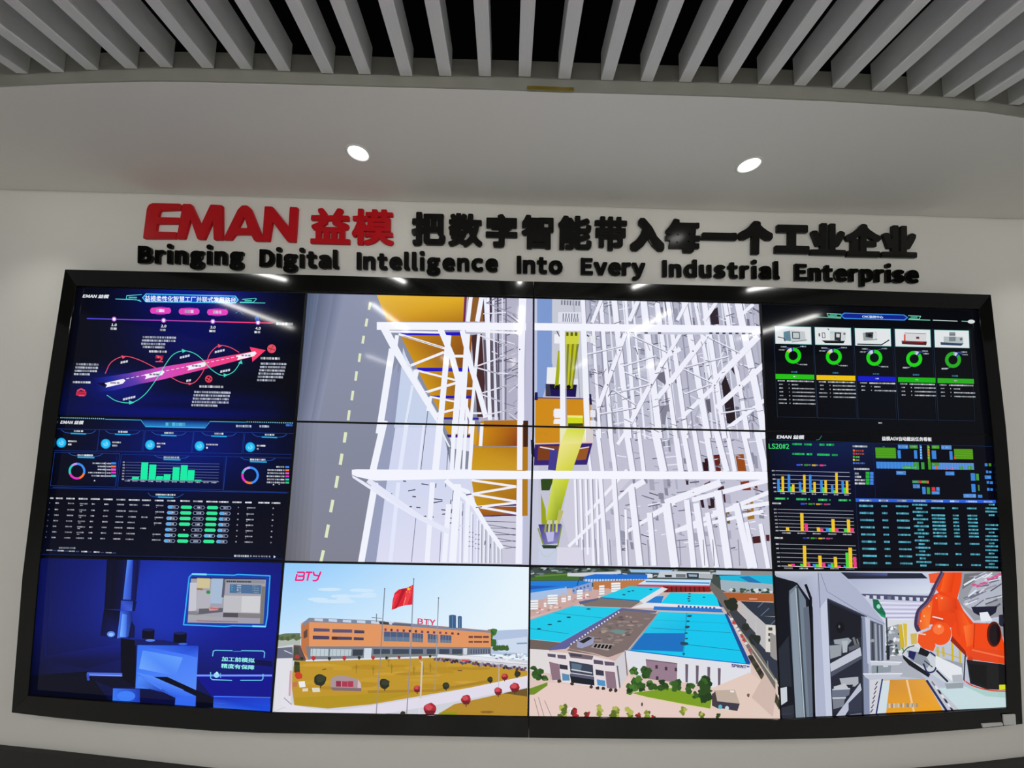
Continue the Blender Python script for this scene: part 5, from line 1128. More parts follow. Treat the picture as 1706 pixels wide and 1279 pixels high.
    for x, y, w_, h in ((1365, 258, 220, 70), (1400, 292, 190, 100), (1460, 345, 130, 150)):
        s.P([(x, y), (x + w_, y + 10), (x + w_, y + 60), (x + 60, y + 55)], rf); s.L([(x + 90, y + 55), (x + 140, y + 8)], 4, (110, 124, 150)); s.P([(x, y), (x + 60, y + 55), (x + 58, y + h + 60), (x + 2, y + h)], (186, 184, 186)); s.P([(x + 60, y + 55), (x + w_, y + 60), (x + w_, y + h + 80), (x + 58, y + h + 70)], wl)
        for r in range(3):
            for c in range(3): s.P([(x + 75 + c * 45, y + 72 + r * 34), (x + 100 + c * 45, y + 73 + r * 34), (x + 100 + c * 45, y + 92 + r * 34), (x + 75 + c * 45, y + 91 + r * 34)], (70, 66, 64))
    s.P([(1545, 450), (1590, 470), (1592, 620), (1548, 600)], (150, 146, 146)); s.blob(1452, 490, 34, 36, (36, 42, 36)); s.blob(1400, 415, 26, 22, (40, 46, 40)); s.P([(1420, 470), (1600, 640), (1600, 760), (1500, 600)], (48, 54, 70)); s.L([(1530, 620), (1535, 690)], 4, (150, 150, 150))
    # left roofs and flat roof
    s.P([(80, 375), (345, 288), (640, 302), (272, 510), (80, 490)], ca); s.L([(80, 425), (320, 458)], 3, (20, 130, 150)); s.L([(225, 330), (560, 365)], 2.5, (20, 140, 160)); s.L([(82, 375), (345, 288)], 5, (140, 170, 190))
    for x, y in ((140, 428), (320, 357), (440, 307), (262, 382), (205, 402)): s.blob(x, y, 14, 4, (20, 70, 80))
    s.P([(80, 492), (275, 512), (200, 560), (78, 550)], (110, 96, 92)); s.P([(640, 302), (660, 312), (300, 550), (185, 560), (272, 510)], (96, 96, 150))
    s.P([(650, 315), (860, 335), (660, 580), (560, 600), (310, 560), (330, 530)], (124, 108, 106))
    for i in range(60): t = rnd.random(); a = rnd.random(); s.blob(640 - 230 * t + a * 180, 340 + 180 * t + a * 20, rnd.uniform(8, 26), rnd.uniform(3, 8), rnd.choice(((150, 132, 126), (98, 84, 86), (166, 146, 138), (112, 98, 96), (136, 128, 126))))
    s.P([(560, 440), (610, 430), (680, 440), (640, 462)], (110, 140, 136)); s.P([(370, 505), (440, 470), (475, 480), (470, 520), (400, 545), (370, 540)], (150, 156, 190)); s.P([(382, 505), (440, 474), (464, 484), (410, 516)], (40, 34, 36)); s.P([(455, 540), (480, 512), (590, 520), (560, 560)], (160, 150, 146))
    for k in range(5): s.P([(470 + k * 22, 540 + k * 2), (482 + k * 22, 518 + k * 2), (496 + k * 22, 519 + k * 2), (486 + k * 22, 541 + k * 2)], (20, 18, 22))
    for i in range(18): s.C(335 + i * 17, 520 - i * 11.4, 5, (226, 222, 220))
    # right big roof
    s.P([(870, 322), (1275, 338), (1420, 640), (1050, 600), (680, 560)], (16, 196, 236)); s.Q([(870, 322), (1030, 330), (1030, 450), (780, 452)], [(30, 206, 236), (24, 200, 236), (20, 180, 226), (30, 190, 230)]); s.P([(780, 452), (1030, 452), (1015, 566), (690, 552)], (24, 112, 192))
    s.L([(1038, 330), (1018, 590)], 4, (20, 130, 170)); s.L([(820, 420), (1310, 450)], 2.5, (20, 120, 160)); s.L([(1030, 520), (1380, 560)], 3, (20, 100, 130)); s.L([(850, 372), (1290, 392)], 2, (24, 150, 190)); s.L([(684, 556), (1050, 602), (1420, 642)], 8, (30, 110, 190)); s.L([(870, 322), (690, 556)], 7, (150, 150, 160))
    for x, y, r in ((1055, 348, 14), (1046, 380, 10), (1042, 415, 16), (1034, 452, 10), (1036, 485, 10), (1020, 515, 24), (1020, 578, 10)): s.blob(x, y, r, r * .5, (36, 70, 86))
    s.P([(1268, 335), (1285, 335), (1428, 636), (1400, 640)], (24, 76, 150))
    # white walls
    s.P([(660, 556), (1050, 604), (1425, 644), (1428, 690), (1412, 830), (1240, 790), (980, 745), (690, 700)], (222, 222, 230)); s.L([(662, 560), (676, 710)], 5, (70, 70, 80))
    s.P([(788, 610), (980, 634), (978, 752), (800, 730)], (150, 124, 140)); s.P([(788, 610), (980, 634), (980, 640), (788, 616)], (110, 90, 106))
    for x, y in ((854, 656), (912, 666), (972, 672), (858, 724)): s.R(x - 8, y - 10, x + 8, y + 12, (64, 54, 66))
    for x in (1038, 1102, 1172, 1236): s.P([(x - 9, 640 + (x - 1038) * .12), (x + 9, 642 + (x - 1038) * .12), (x + 6, 752 + (x - 1038) * .16), (x - 8, 750 + (x - 1038) * .16)], (106, 92, 108))
    s.T('SPRINT', 1310, 640, 1396, 660, (40, 50, 120), bold=3, poly=[(1310, 638), (1398, 648), (1397, 666), (1309, 656)]); s.bars(1402, 650, 1422, 660, (90, 100, 150), 10)
    s.P([(78, 550), (200, 556), (210, 700), (80, 680)], (222, 216, 216)); s.L([(190, 570), (215, 735)], 6, (40, 38, 46))
    # office front
    s.P([(182, 562), (330, 575), (460, 588), (600, 625), (660, 560), (668, 720), (620, 795), (400, 770), (215, 740)], (226, 216, 220))
    s.P([(600, 625), (660, 562), (672, 720), (628, 796)], (206, 204, 210)); s.P([(185, 565), (330, 548), (480, 575), (600, 620), (660, 562), (560, 600), (320, 545)], (206, 176, 170))
    s.P([(190, 575), (240, 580), (240, 600), (192, 594)], (90, 82, 100)); s.P([(250, 582), (302, 586), (304, 610), (252, 604)], (96, 86, 104)); s.P([(315, 568), (470, 590), (462, 614), (330, 600)], (110, 96, 106)); s.P([(470, 612), (528, 620), (530, 644), (472, 638)], (86, 78, 96)); s.P([(536, 622), (598, 630), (598, 650), (540, 648)], (96, 84, 102)); s.P([(330, 572), (400, 580), (398, 596), (330, 590)], (70, 66, 80))
    s.P([(200, 625), (260, 640), (272, 735), (218, 738)], (140, 112, 126)); s.P([(540, 682), (600, 688), (612, 790), (552, 786)], (140, 114, 128)); s.P([(262, 640), (312, 648), (314, 675), (264, 668)], (50, 52, 64)); s.P([(482, 672), (532, 680), (534, 712), (485, 706)], (56, 58, 74)); s.P([(322, 620), (466, 645), (470, 712), (330, 690)], (58, 66, 84)); s.P([(335, 632), (400, 644), (390, 690), (340, 680)], (90, 110, 130)); s.L([(335, 672), (462, 694)], 7, (206, 206, 214)); s.P([(325, 700), (474, 722), (476, 770), (335, 752)], (28, 32, 40)); s.P([(330, 695), (474, 716), (474, 735), (330, 712)], (86, 90, 112)); s.P([(278, 695), (322, 704), (326, 740), (282, 740)], (86, 140, 176)); s.P([(490, 732), (540, 740), (544, 775), (494, 768)], (80, 146, 196)); s.L([(615, 650), (632, 790)], 9, (110, 106, 112))
    # yard, lawns, trees
    s.P([(205, 750), (620, 800), (670, 730), (690, 700), (720, 815), (1180, 905), (1200, 975), (76, 965), (76, 835)], (228, 202, 194)); s.P([(1180, 790), (1420, 690), (1600, 830), (1608, 980), (1180, 975)], (224, 200, 188))
    s.P([(700, 815), (940, 785), (1190, 850), (1180, 912), (800, 840)], (122, 156, 34)); s.L([(668, 822), (1180, 912)], 5, (222, 206, 150)); s.P([(76, 790), (190, 750), (190, 770), (110, 825), (76, 826)], (110, 140, 36))
    gr = ((42, 74, 30), (56, 96, 36), (34, 60, 28), (74, 120, 44), (48, 84, 34))
    for x, y, r, n_ in ((130, 700, 34, 9), (110, 665, 22, 5), (180, 720, 24, 5), (715, 680, 26, 8), (790, 690, 34, 8), (740, 760, 42, 10), (825, 765, 34, 8), (895, 765, 34, 8), (970, 765, 36, 8), (1060, 785, 32, 7), (1155, 760, 46, 12), (1150, 830, 44, 8), (1085, 830, 22, 5), (700, 790, 32, 6)):
        for k in range(n_): s.blob(x + rnd.uniform(-.6, .6) * r, y + rnd.uniform(-.7, .7) * r, r * .55, r * .5, rnd.choice(gr if x < 1100 else gr[:3]), j=.3)
    s.P([(1200, 800), (1330, 795), (1360, 880), (1220, 865)], (190, 172, 158)); s.P([(1220, 865), (1360, 880), (1345, 925), (1230, 905)], (60, 56, 70)); s.P([(1210, 805), (1222, 865), (1230, 910), (1190, 890), (1190, 820)], (70, 60, 66)); s.C(1240, 898, 12, (90, 180, 200), 14); s.C(1282, 908, 12, (200, 214, 214), 14); s.P([(1300, 800), (1325, 800), (1325, 812), (1304, 812)], (230, 230, 230))
    for i in range(24):
        t = i / 24; s.P([(1408 + t * 196, 590 + t * 320), (1436 + t * 180, 580 + t * 290), (1446 + t * 176, 604 + t * 296), (1424 + t * 188, 622 + t * 322)], rnd.choice(((44, 44, 44), (60, 56, 50), (72, 74, 40), (36, 40, 36))))
    s.L([(1300, 345), (1605, 785)], 7, (186, 190, 170)); s.P([(1286, 320), (1300, 330), (1440, 560), (1430, 590)], (150, 110, 110))
    for i in range(10): t = i / 10; s.blob(1310 + t * 125, 365 + t * 210, 10, 9, rnd.choice(((216, 216, 220), (150, 90, 80), (110, 116, 120), (196, 60, 60))))
    s.P([(1430, 840), (1510, 700), (1580, 800), (1560, 960)], (206, 182, 172)); s.blob(765, 884, 5, 11, (60, 50, 50)); s.blob(1412, 828, 8, 12, (120, 90, 70))
    for x, y, r, c in ((285, 930, 38, 0), (515, 925, 32, 0), (600, 935, 34, 0), (682, 935, 32, 0), (790, 945, 30, 0), (1020, 925, 26, 0), (1128, 950, 22, 0), (1225, 955, 20, 2), (350, 940, 32, 1), (435, 955, 24, 1), (742, 958, 20, 1), (838, 968, 18, 1)):
        for k in range(7): s.blob(x + rnd.uniform(-.6, .6) * r, y + rnd.uniform(-.8, .8) * r, r * .45, r * .45, rnd.choice((((130, 140, 50), (176, 178, 84), (90, 110, 40)), ((176, 40, 50), (130, 30, 40), (90, 60, 40)), ((50, 70, 30), (70, 96, 40), (50, 60, 30)))[c]), j=.35)
    s.curve([(310, 915), (335, 905), (325, 940)], 5, (236, 236, 240)); s.L([(110, 850), (140, 960)], 3, (110, 100, 100)); s.L([(135, 840), (170, 960)], 3, (120, 110, 110)); s.L([(172, 860), (215, 960)], 3, (120, 110, 110))
    for x, y in ((262, 742), (340, 760), (455, 778), (495, 785), (530, 788), (575, 796), (605, 800)): s.blob(x, y, 12, 11, (60, 48, 40))
    return s
# ---- upper right: five machines in columns
def pic_machines():
    s = Canvas(gquad(3, 0, 4, 1), (1240, 460, 3.661))
    s.full(lambda u, v: mixc((3, 4, 8), (6, 10, 20), math.exp(-((u - .5) / .35) ** 2 - ((v - .6) / .5) ** 2)), 12, 8)
    tl = (120, 214, 186)
    s.L([(445, 249), (590, 256)], 4, tl); s.L([(590, 232), (505, 226), (512, 244), (590, 250)], 4, tl); s.R(520, 231, 566, 243, (60, 160, 130))
    s.L([(1000, 264), (1134, 268)], 4, tl); s.L([(1000, 240), (1076, 244), (1066, 262), (1004, 258)], 4, tl); s.R(1014, 246, 1056, 256, (60, 160, 130)); s.L([(1150, 268), (1300, 274)], 5, (190, 205, 205)); s.L([(1325, 274), (1370, 276)], 4, tl); s.C(1384, 277, 22, (214, 220, 220), 12)
    s.P([(585, 240), (608, 222), (975, 234), (1000, 252), (978, 270), (608, 260)], (60, 140, 220)); s.P([(594, 241), (612, 228), (970, 239), (990, 252), (973, 264), (612, 254)], (16, 36, 140)); s.T('CNC监控中心', 718, 238, 846, 257, (220, 228, 242), bold=1.2)
    dx = 7
    X = (185, 428, 672, 916, 1156); Wd = (222, 222, 220, 218, 212)
    for i, (x, w) in enumerate(zip(X, Wd)):
        y = 304 + i * 5.6
        s.L([(x - 8, y - 8), (x + 18 + i * 2, y + 558)], 2.5, (34, 52, 76)); s.L([(x + 22, 858 + i * 5), (x + w + 30, 862 + i * 5)], 2.5, (30, 44, 70)); s.L([(x + w + 6, y), (x + w + 36, y + 560)], 2, (26, 40, 62))
        s.P([(x, y), (x + w, y + 5), (x + w + 4, y + 113), (x + 4, y + 108)], (120, 196, 190)); s.P([(x + 2, y + 3), (x + w - 3, y + 8), (x + w + 1, y + 110), (x + 6, y + 106)], (224, 228, 230))
        ox, oy = x + 4, y
        if i == 0:
            s.P([(ox + 50, oy + 35), (ox + 90, oy + 28), (ox + 96, oy + 92), (ox + 52, oy + 88)], (92, 130, 146)); s.P([(ox + 94, oy + 26), (ox + 180, oy + 34), (ox + 186, oy + 92), (ox + 98, oy + 96)], (190, 198, 202)); s.box(ox + 104, oy + 38, ox + 148, oy + 76, 5, (50, 56, 60)); s.L([(ox + 16, oy + 66), (ox + 52, oy + 74), (ox + 60, oy + 92)], 5, (40, 44, 48)); s.L([(ox + 100, oy + 98), (ox + 194, oy + 84)], 5, (140, 148, 152))
        if i == 1:
            s.P([(ox + 88, oy + 22), (ox + 190, oy + 30), (ox + 184, oy + 80), (ox + 90, oy + 84)], (206, 210, 212)); s.P([(ox + 118, oy + 32), (ox + 158, oy + 34), (ox + 156, oy + 84), (ox + 118, oy + 82)], (40, 46, 50)); s.P([(ox + 128, oy + 40), (ox + 150, oy + 42), (ox + 148, oy + 64), (ox + 128, oy + 62)], (200, 206, 210)); s.P([(ox + 40, oy + 82), (ox + 182, oy + 84), (ox + 172, oy + 100), (ox + 60, oy + 98)], (26, 28, 30)); s.box(ox + 42, oy + 36, ox + 60, oy + 66, 4, (60, 66, 70)); s.R(ox + 20, oy + 38, ox + 30, oy + 58, (70, 76, 80)); s.L([(ox + 76, oy + 10), (ox + 84, oy + 18)], 6, (70, 80, 84)); s.C(ox + 178, oy + 42, 7, (110, 116, 120)); s.R(ox + 92, oy + 30, ox + 112, oy + 40, (150, 210, 214))
        if i == 2:
            s.P([(ox + 46, oy + 30), (ox + 128, oy + 24), (ox + 134, oy + 74), (ox + 50, oy + 78)], (150, 158, 160)); s.P([(ox + 62, oy + 28), (ox + 110, oy + 26), (ox + 106, oy + 62), (ox + 64, oy + 56)], (52, 58, 62)); s.C(ox + 88, oy + 46, 12, (24, 26, 30), 9); s.P([(ox + 110, oy + 24), (ox + 136, oy + 30), (ox + 132, oy + 66), (ox + 108, oy + 70)], (214, 218, 220)); s.L([(ox + 14, oy + 99), (ox + 160, oy + 103), (ox + 206, oy + 74)], 7, (40, 44, 46))
        if i == 3:
            s.P([(ox + 50, oy + 36), (ox + 56, oy + 26), (ox + 190, oy + 30), (ox + 186, oy + 86), (ox + 50, oy + 84)], (212, 212, 214)); s.P([(ox + 52, oy + 34), (ox + 62, oy + 34), (ox + 62, oy + 84), (ox + 52, oy + 84)], (214, 90, 86)); s.P([(ox + 38, oy + 72), (ox + 192, oy + 78), (ox + 188, oy + 100), (ox + 40, oy + 94)], (76, 30, 36)); s.L([(ox + 44, oy + 76), (ox + 170, oy + 82)], 4, (196, 50, 50)); s.R(ox + 126, oy + 48, ox + 146, oy + 62, (90, 60, 60)); s.L([(ox + 56, oy + 26), (ox + 186, oy + 30)], 3, (120, 110, 110))
        if i == 4:
            s.P([(ox + 88, oy + 14), (ox + 124, oy + 14), (ox + 126, oy + 40), (ox + 88, oy + 40)], (140, 150, 154)); s.L([(ox + 90, oy + 28), (ox + 124, oy + 28)], 6, (90, 100, 104)); s.P([(ox + 54, oy + 42), (ox + 172, oy + 44), (ox + 174, oy + 86), (ox + 54, oy + 82)], (176, 186, 188)); s.P([(ox + 86, oy + 44), (ox + 128, oy + 44), (ox + 126, oy + 70), (ox + 88, oy + 70)], (120, 130, 136)); s.P([(ox + 34, oy + 76), (ox + 176, oy + 84), (ox + 160, oy + 98), (ox + 36, oy + 92)], (46, 70, 98)); s.C(ox + 160, oy + 58, 8, (90, 100, 104))
        cx, cy = (298, 546, 793, 1036, 1273)[i], (484, 491, 497, 504, 510)[i]
        g = (30, 208, 22) if i < 4 else (40, 166, 34)
        a = (-55, 0) if i < 3 else (5, 50)
        s.ring(cx, cy, 28, 49, [(a[1], a[0] + 360, g), (a[0], a[0] + 14, (226, 190, 60) if i < 2 else (150, 170, 190)), (a[0] + 14, a[1] - 14, (206, 212, 222)), (a[1] - 14, a[1], (50, 70, 170))])
        sg = -1 if i < 3 else 1
        for k, (lx, ly) in enumerate(((-66, -58), (-78, -40), (54, -60)) if i < 3 else ((60, -52), (66, -36), (-56, 48))):
            s.bars(cx + lx - 10, cy + ly, cx + lx + 26, cy + ly + 8, (180, 190, 205), 9); s.L([(cx + lx + (20 if lx < 0 else 0), cy + ly + 4), (cx + lx * .3, cy - 46 if ly < 0 else cy + 46)], 2, (90, 110, 190))
        s.bars(cx + (40 if i < 3 else -70), cy + 50, cx + (86 if i < 3 else -36), cy + 58, (190, 196, 205), 9); s.L([(cx + 18 * -sg, cy + 46), (cx + 36 * -sg, cy + 54)], 2, (150, 160, 170))
        s.bars((286, 538, 784, 1028, 1266)[i], 578 + i * 6, (326, 574, 822, 1068, 1304)[i], 588 + i * 6, (60, 130, 170), 12)
        c = ((40, 190, 22), (234, 190, 14), (20, 28, 200), (24, 178, 20), (44, 170, 30))[i]
        bx = (190, 440, 692, 936, 1176)[i]; bw = (236, 236, 230, 228, 222)[i]; by = 596 + i * 6.4
        s.P([(bx, by), (bx + bw, by + 5), (bx + bw + 1, by + 35), (bx + 1, by + 30)], c); s.bars(bx + bw / 2 - 8, by + 12, bx + bw / 2 + 12, by + 19, (220, 225, 215), 9)
        tx = bx + 14; ty = by + 37
        s.bars(tx, ty, tx + 44, ty + 8, (205, 210, 220), 10, .15); s.bars(tx + 56, ty + 1, bx + bw - 2, ty + 10, (205, 210, 220), 12, .15)
        nr = (6, 4, 2, 3, 3)[i]
        for k in range(nr):
            yy = ty + 22 + k * 23; sh = k * 1.3
            m = 20 if k < nr - 2 or nr < 4 else 46
            s.bars(tx + 8 * (m < 30) + sh, yy, tx + 8 * (m < 30) + m + 4 + sh, yy + 7, (190, 196, 206), 9, .2); s.bars(tx + 66 + sh, yy + 1, tx + 72 + sh, yy + 8, (190, 196, 206), 6)
            last = i in (0, 2, 4) and k == 0
            s.bars(tx + 86 + sh, yy + 2, tx + 86 + (40 if last else 130) + sh, yy + 10, (190, 196, 206), 10, .2)
            if not last: s.bars(bx + bw - 38 + sh, yy + 4, bx + bw + 2 + sh, yy + 12, (190, 196, 206), 10, .2)
    s.bars(818, 890, 842, 898, (220, 224, 226), 12)
    return s
# ---- middle right: transport robots and machine charts
def pic_charts():
    s = Canvas(gquad(3, 1, 4, 2), (1240, 700, 3.661))
    def bg(u, v):
        c = (3, 4, 16); c = mixc(c, (16, 42, 86), 1.0 * math.exp(-((u - .3) / .22) ** 2 - ((v - .1) / .14) ** 2)); c = mixc(c, (8, 16, 60), .8 * math.exp(-((u - .25) / .25) ** 2 - ((v - .3) / .3) ** 2)); return c
    s.full(bg, 20, 14)
    s.rectuv(-.01, -.02, 1.02, .075, (5, 6, 12))
    s.P([(134, 60), (150, 60), (178, 905), (160, 905)], (2, 3, 8))
    s.L([(560, 130), (800, 140), (1540, 160)], 2, (20, 50, 90)); s.L([(660, 140), (705, 900)], 2, (24, 44, 90)); s.L([(785, 150), (800, 470)], 2, (20, 36, 80)); s.L([(148, 120), (560, 130)], 2, (16, 60, 70))
    s.T('EMAN 益模', 198, 88, 364, 114, WT, bold=2.2, shear=.2); s.L([(438, 120), (456, 118), (472, 94)], 3, (40, 150, 130)); s.T('益模AGV自动搬运任务看板', 838, 98, 1142, 127, (228, 230, 234), bold=1.6)
    gr = (40, 210, 110)
    s.T('LS20#2', 148, 142, 272, 174, (60, 220, 110), bold=1.4)
    for x0, x1, y in ((292, 352, 138), (364, 412, 140), (458, 490, 142), (500, 548, 142), (292, 368, 198), (380, 416, 200), (444, 522, 202), (534, 570, 204)): s.bars(x0, y, x1, y + 13, gr, 13, .12)
    bl, g2, yl, pk = (60, 140, 226), (70, 214, 60), (238, 196, 44), (232, 60, 136)
    def legend(x, y):
        for k, c in enumerate((bl, g2, yl, pk)): s.bars(x + k * 47, y + k * 1, x + 24 + k * 47, y + 11 + k, (60, 90, 240) if k == 0 else c, 24, 0); s.bars(x + 26 + k * 47, y + 1 + k, x + 40 + k * 47, y + 9 + k, (150, 150, 170), 7)
    def chart(x, y0, y1, x1, nl, base_y):
        for k in range(nl):
            yy = y0 + (y1 - y0) * k / (nl - 1); xs = x + 8 * k / (nl - 1) * 1.5
            s.L([(xs + 18, yy), (x1 + 8 * k / (nl - 1), yy + 11)], 3 if k == nl - 1 else 2, (190, 196, 210) if k < nl - 1 else (225, 225, 235)); s.bars(xs - 4, yy - 4, xs + 14, yy + 4, (200, 204, 214), 9)
    legend(318, 266); chart(172, 307, 434, 642, 6, 434)
    B = [(200, 358, 420, 342), (264, 330, 404, 390), (332, 376, 422, 332), (394, 332, 424, 376), (462, 364, 408, 364), (528, 394, 426, 320), (592, 368, 410, 368)]
    for k, (x, yb, yg, yy) in enumerate(B):
        b = 434 + k * 1.7
        for j, (c, t) in enumerate(((bl, yb), (g2, yg), (yl, yy))):
            xx = x + j * 13 + (b - t) * .0; s.P([(xx, t), (xx + 15, t), (xx + 17, b), (xx + 2, b)], c)
        s.bars(x + 18, b + 6, x + 46, b + 14, (190, 196, 206), 9)
    for x0, x1, y in ((186, 250, 470), (316, 380, 474), (450, 506, 478), (574, 628, 480)): s.P([(x0, y), (x1, y + 1), (x1, y + 14), (x0, y + 13)], (44, 160, 90)); s.bars(x0 + 8, y + 2, x1 - 8, y + 11, (90, 230, 130), 11); s.bars(x1 + 10, y + 2, x1 + 22, y + 12, gr, 10)
    s.bars(170, 500, 224, 511, (225, 225, 230), 12, .12); legend(344, 503)
    chart(184, 542, 672, 664, 7, 672)
    for k, (x, v) in enumerate(((252, {2: 650}), (342, {2: 564, 3: 628}), (440, {1: 676, 2: 652, 3: 660}), (496, {0: 654, 1: 658, 2: 602, 3: 656}), (606, {1: 660, 2: 604, 3: 656}))):
        b = 674 + k * 2.2; off = {252: 0, 342: 0, 440: -18, 496: 0, 606: -18}[x]
        for j, t in v.items():
            xx = {252: {2: 252}, 342: {2: 340, 3: 366}, 440: {1: 422, 2: 440, 3: 460}, 496: {0: 496, 1: 514, 2: 530, 3: 552}, 606: {1: 606, 2: 624, 3: 646}}[x][j]
            s.P([(xx, t), (xx + 20, t + 1), (xx + 23, b), (xx + 4, b)], (bl, g2, yl, pk)[j])
        s.bars((230, 324, 418, 512, 602)[k], b + 8, (282, 376, 468, 562, 654)[k], b + 16, (200, 204, 214), 10, .15)
    s.bars(184, 710, 236, 722, (225, 225, 230), 12, .12); legend(358, 712)
    chart(196, 754, 888, 680, 6, 888)
    for k, d in enumerate(([(266, 20, 878, yl), (286, 20, 874, pk)], [(340, 16, 874, g2), (356, 20, 764, yl), (382, 18, 868, pk)], [(416, 18, 876, bl), (434, 18, 876, g2), (450, 20, 824, yl), (474, 18, 866, pk)], [(508, 18, 878, bl), (526, 16, 872, g2), (544, 20, 832, yl), (566, 20, 884, pk)], [(604, 12, 884, bl), (616, 18, 806, g2), (634, 22, 776, yl), (662, 20, 832, pk)])):
        b = 890 + k * 1.6
        for x, w, t, c in d: s.P([(x, t), (x + w, t + 1), (x + w + 4, b), (x + 4, b)], c)
        s.bars((242, 336, 428, 524, 618)[k], b + 6, (296, 388, 484, 578, 672)[k], b + 14, (200, 204, 214), 10, .15)
    # plan of the hall
    s.bars(660, 152, 752, 164, (215, 220, 228), 15, .15)
    for k, c in enumerate(((236, 110, 40), (226, 40, 44), (40, 180, 40), (236, 200, 50), (60, 110, 230))): s.R(662, 178 + k * 19, 674, 190 + k * 19, c); s.bars(678, 180 + k * 19, (730, 730, 704, 706, 738)[k], 190 + k * 19, (190, 80, 60) if k < 2 else (90, 190, 100) if k == 2 else (170, 160, 80) if k == 3 else (90, 130, 220), 12)
    s.bars(668, 290, 764, 302, (215, 220, 228), 15, .15)
    for k in range(4): s.bars(674, 318 + k * 20, (698, 714, 736, 736)[k], 330 + k * 20, (215, 220, 228), 12, .2); s.R(740, 314 + k * 20, 764, 332 + k * 20, (40, 170, 60)); s.R(766, 315 + k * 20, 788, 333 + k * 20, (70, 130, 220))
    b2 = (60, 130, 214); gg = (64, 150, 22)
    s.R(798, 166, 926, 232, (70, 150, 24)); s.R(1278, 174, 1396, 238, (80, 148, 20)); s.C(850, 162, 8, (40, 100, 60), 4); s.R(1278, 220, 1292, 238, (206, 70, 30))
    for x0, y0, x1, y1, c in ((936, 148, 1000, 174, b2), (1006, 150, 1058, 172, gg), (1068, 150, 1086, 238, b2), (1114, 152, 1134, 250, (90, 150, 40)), (1142, 152, 1190, 174, gg), (1200, 152, 1264, 178, (80, 140, 214)), (934, 182, 956, 232, b2), (1034, 182, 1056, 234, b2), (1142, 184, 1172, 236, b2), (1250, 188, 1272, 240, b2), (804, 252, 1066, 296, b2), (1142, 258, 1402, 302, (84, 138, 214)), (1030, 256, 1066, 300, gg), (1078, 256, 1100, 298, (60, 150, 60)), (1120, 250, 1140, 300, gg), (1146, 258, 1190, 280, gg), (962, 276, 1066, 298, (60, 150, 70)), (1166, 280, 1180, 300, (226, 90, 60)), (1224, 284, 1240, 302, (170, 90, 170)), (1258, 286, 1278, 302, (200, 90, 150)), (1310, 280, 1340, 300, (70, 150, 70)), (1362, 278, 1394, 302, gg), (926, 308, 986, 332, b2), (1226, 312, 1282, 336, b2), (1024, 366, 1064, 384, (70, 140, 90)), (1064, 367, 1078, 384, (220, 50, 60)), (1078, 367, 1112, 384, (90, 150, 60)), (1112, 368, 1126, 385, (226, 90, 60)), (1028, 390, 1072, 414, b2), (1084, 406, 1108, 450, b2), (1112, 408, 1134, 450, (60, 150, 60)), (1142, 408, 1166, 430, (226, 50, 60)), (1142, 432, 1192, 452, b2), (1170, 408, 1192, 430, (80, 140, 214)), (1380, 322, 1410, 368, b2), (1412, 326, 1432, 366, (70, 150, 70)), (1384, 388, 1412, 438, b2), (1424, 394, 1436, 430, (60, 130, 70)), (1336, 448, 1414, 472, (80, 140, 220)), (1424, 454, 1452, 472, b2), (1466, 262, 1484, 280, b2), (1490, 262, 1506, 280, gg), (1474, 306, 1488, 322, b2), (1492, 308, 1508, 322, b2), (1466, 336, 1506, 358, b2), (1478, 370, 1494, 386, b2), (1498, 372, 1516, 388, b2), (1480, 412, 1496, 430, b2), (1500, 414, 1516, 430, b2)):
        s.R(x0, y0, x1, y1, c)
        if x1 - x0 > 30 and y1 - y0 < 30: s.bars(x0 + 6, y0 + 7, x1 - 6, y1 - 8, mixc(c, (190, 220, 250), .55), 10)
    for y in (160, 176, 192, 208, 224): s.R(1072, y, 1082, y + 8, (150, 200, 240)); s.R(1118, y, 1130, y + 9, (230, 140, 60) if y < 210 and y > 165 else (140, 190, 70))
    for x in range(12): s.L([(815 + x * 21, 253), (817 + x * 21, 296)], 2, (90, 155, 226)); s.L([(1200 + x * 17, 260), (1202 + x * 17, 302)], 2, (110, 160, 220))
    for k in range(4): s.L([(800, 178 + k * 14), (926, 181 + k * 14)], 2, (100, 180, 40)); s.L([(1280, 186 + k * 14), (1396, 189 + k * 14)], 2, (110, 176, 40))
    s.P([(678, 476), (1532, 486), (1534, 504), (680, 497)], (44, 96, 214))
    for x, w in ((702, 74), (820, 58), (932, 58), (1030, 76), (1142, 70), (1254, 56), (1350, 70), (1460, 54)): s.bars(x, 482 + (x - 680) * .01, x + w, 493 + (x - 680) * .01, (190, 215, 245), 14, .15)
    ty = (90, 190, 214)
    for r in range(9):
        y = 514 + r * 43.6; sh = r * 3.2
        s.bars(700 + sh, y, 786 + sh, y + 13, ty, 11, .15); s.bars(836 + sh, y + 2, 872 + sh, y + 14, ty, 11, .15); s.bars(924 + sh, y + 3, 1002 + sh, y + 15, ty, 11, .15)
        for q in range(2):
            yy = y - 6 + q * 22; s.bars(1024 + sh + q * 24, yy, (1116 if q == 0 else 1086) + sh, yy + 12, ty, 10, .15)
    for r, y in enumerate((528, 572, 592, 614, 636, 658, 680, 700, 744, 808, 874)):
        sh = (y - 528) * .075
        s.bars(1140 + sh, y, 1222 + sh, y + 12, ty, 11, .15); s.bars(1268 + sh, y + 2, 1304 + sh, y + 13, ty, 11, .15); s.bars(1358 + sh, y + 3, 1418 + sh, y + 14, ty, 11, .15)
    for r, y in enumerate((508, 530, 550, 572, 632, 656, 678, 700, 722, 744, 762, 786, 806, 828, 850, 870, 890)):
        w = 36 if r % 3 == 0 else 78; s.bars(1470 + (78 - w) / 2, y, 1470 + (78 - w) / 2 + w, y + 11, ty, 10, .15)
    return s
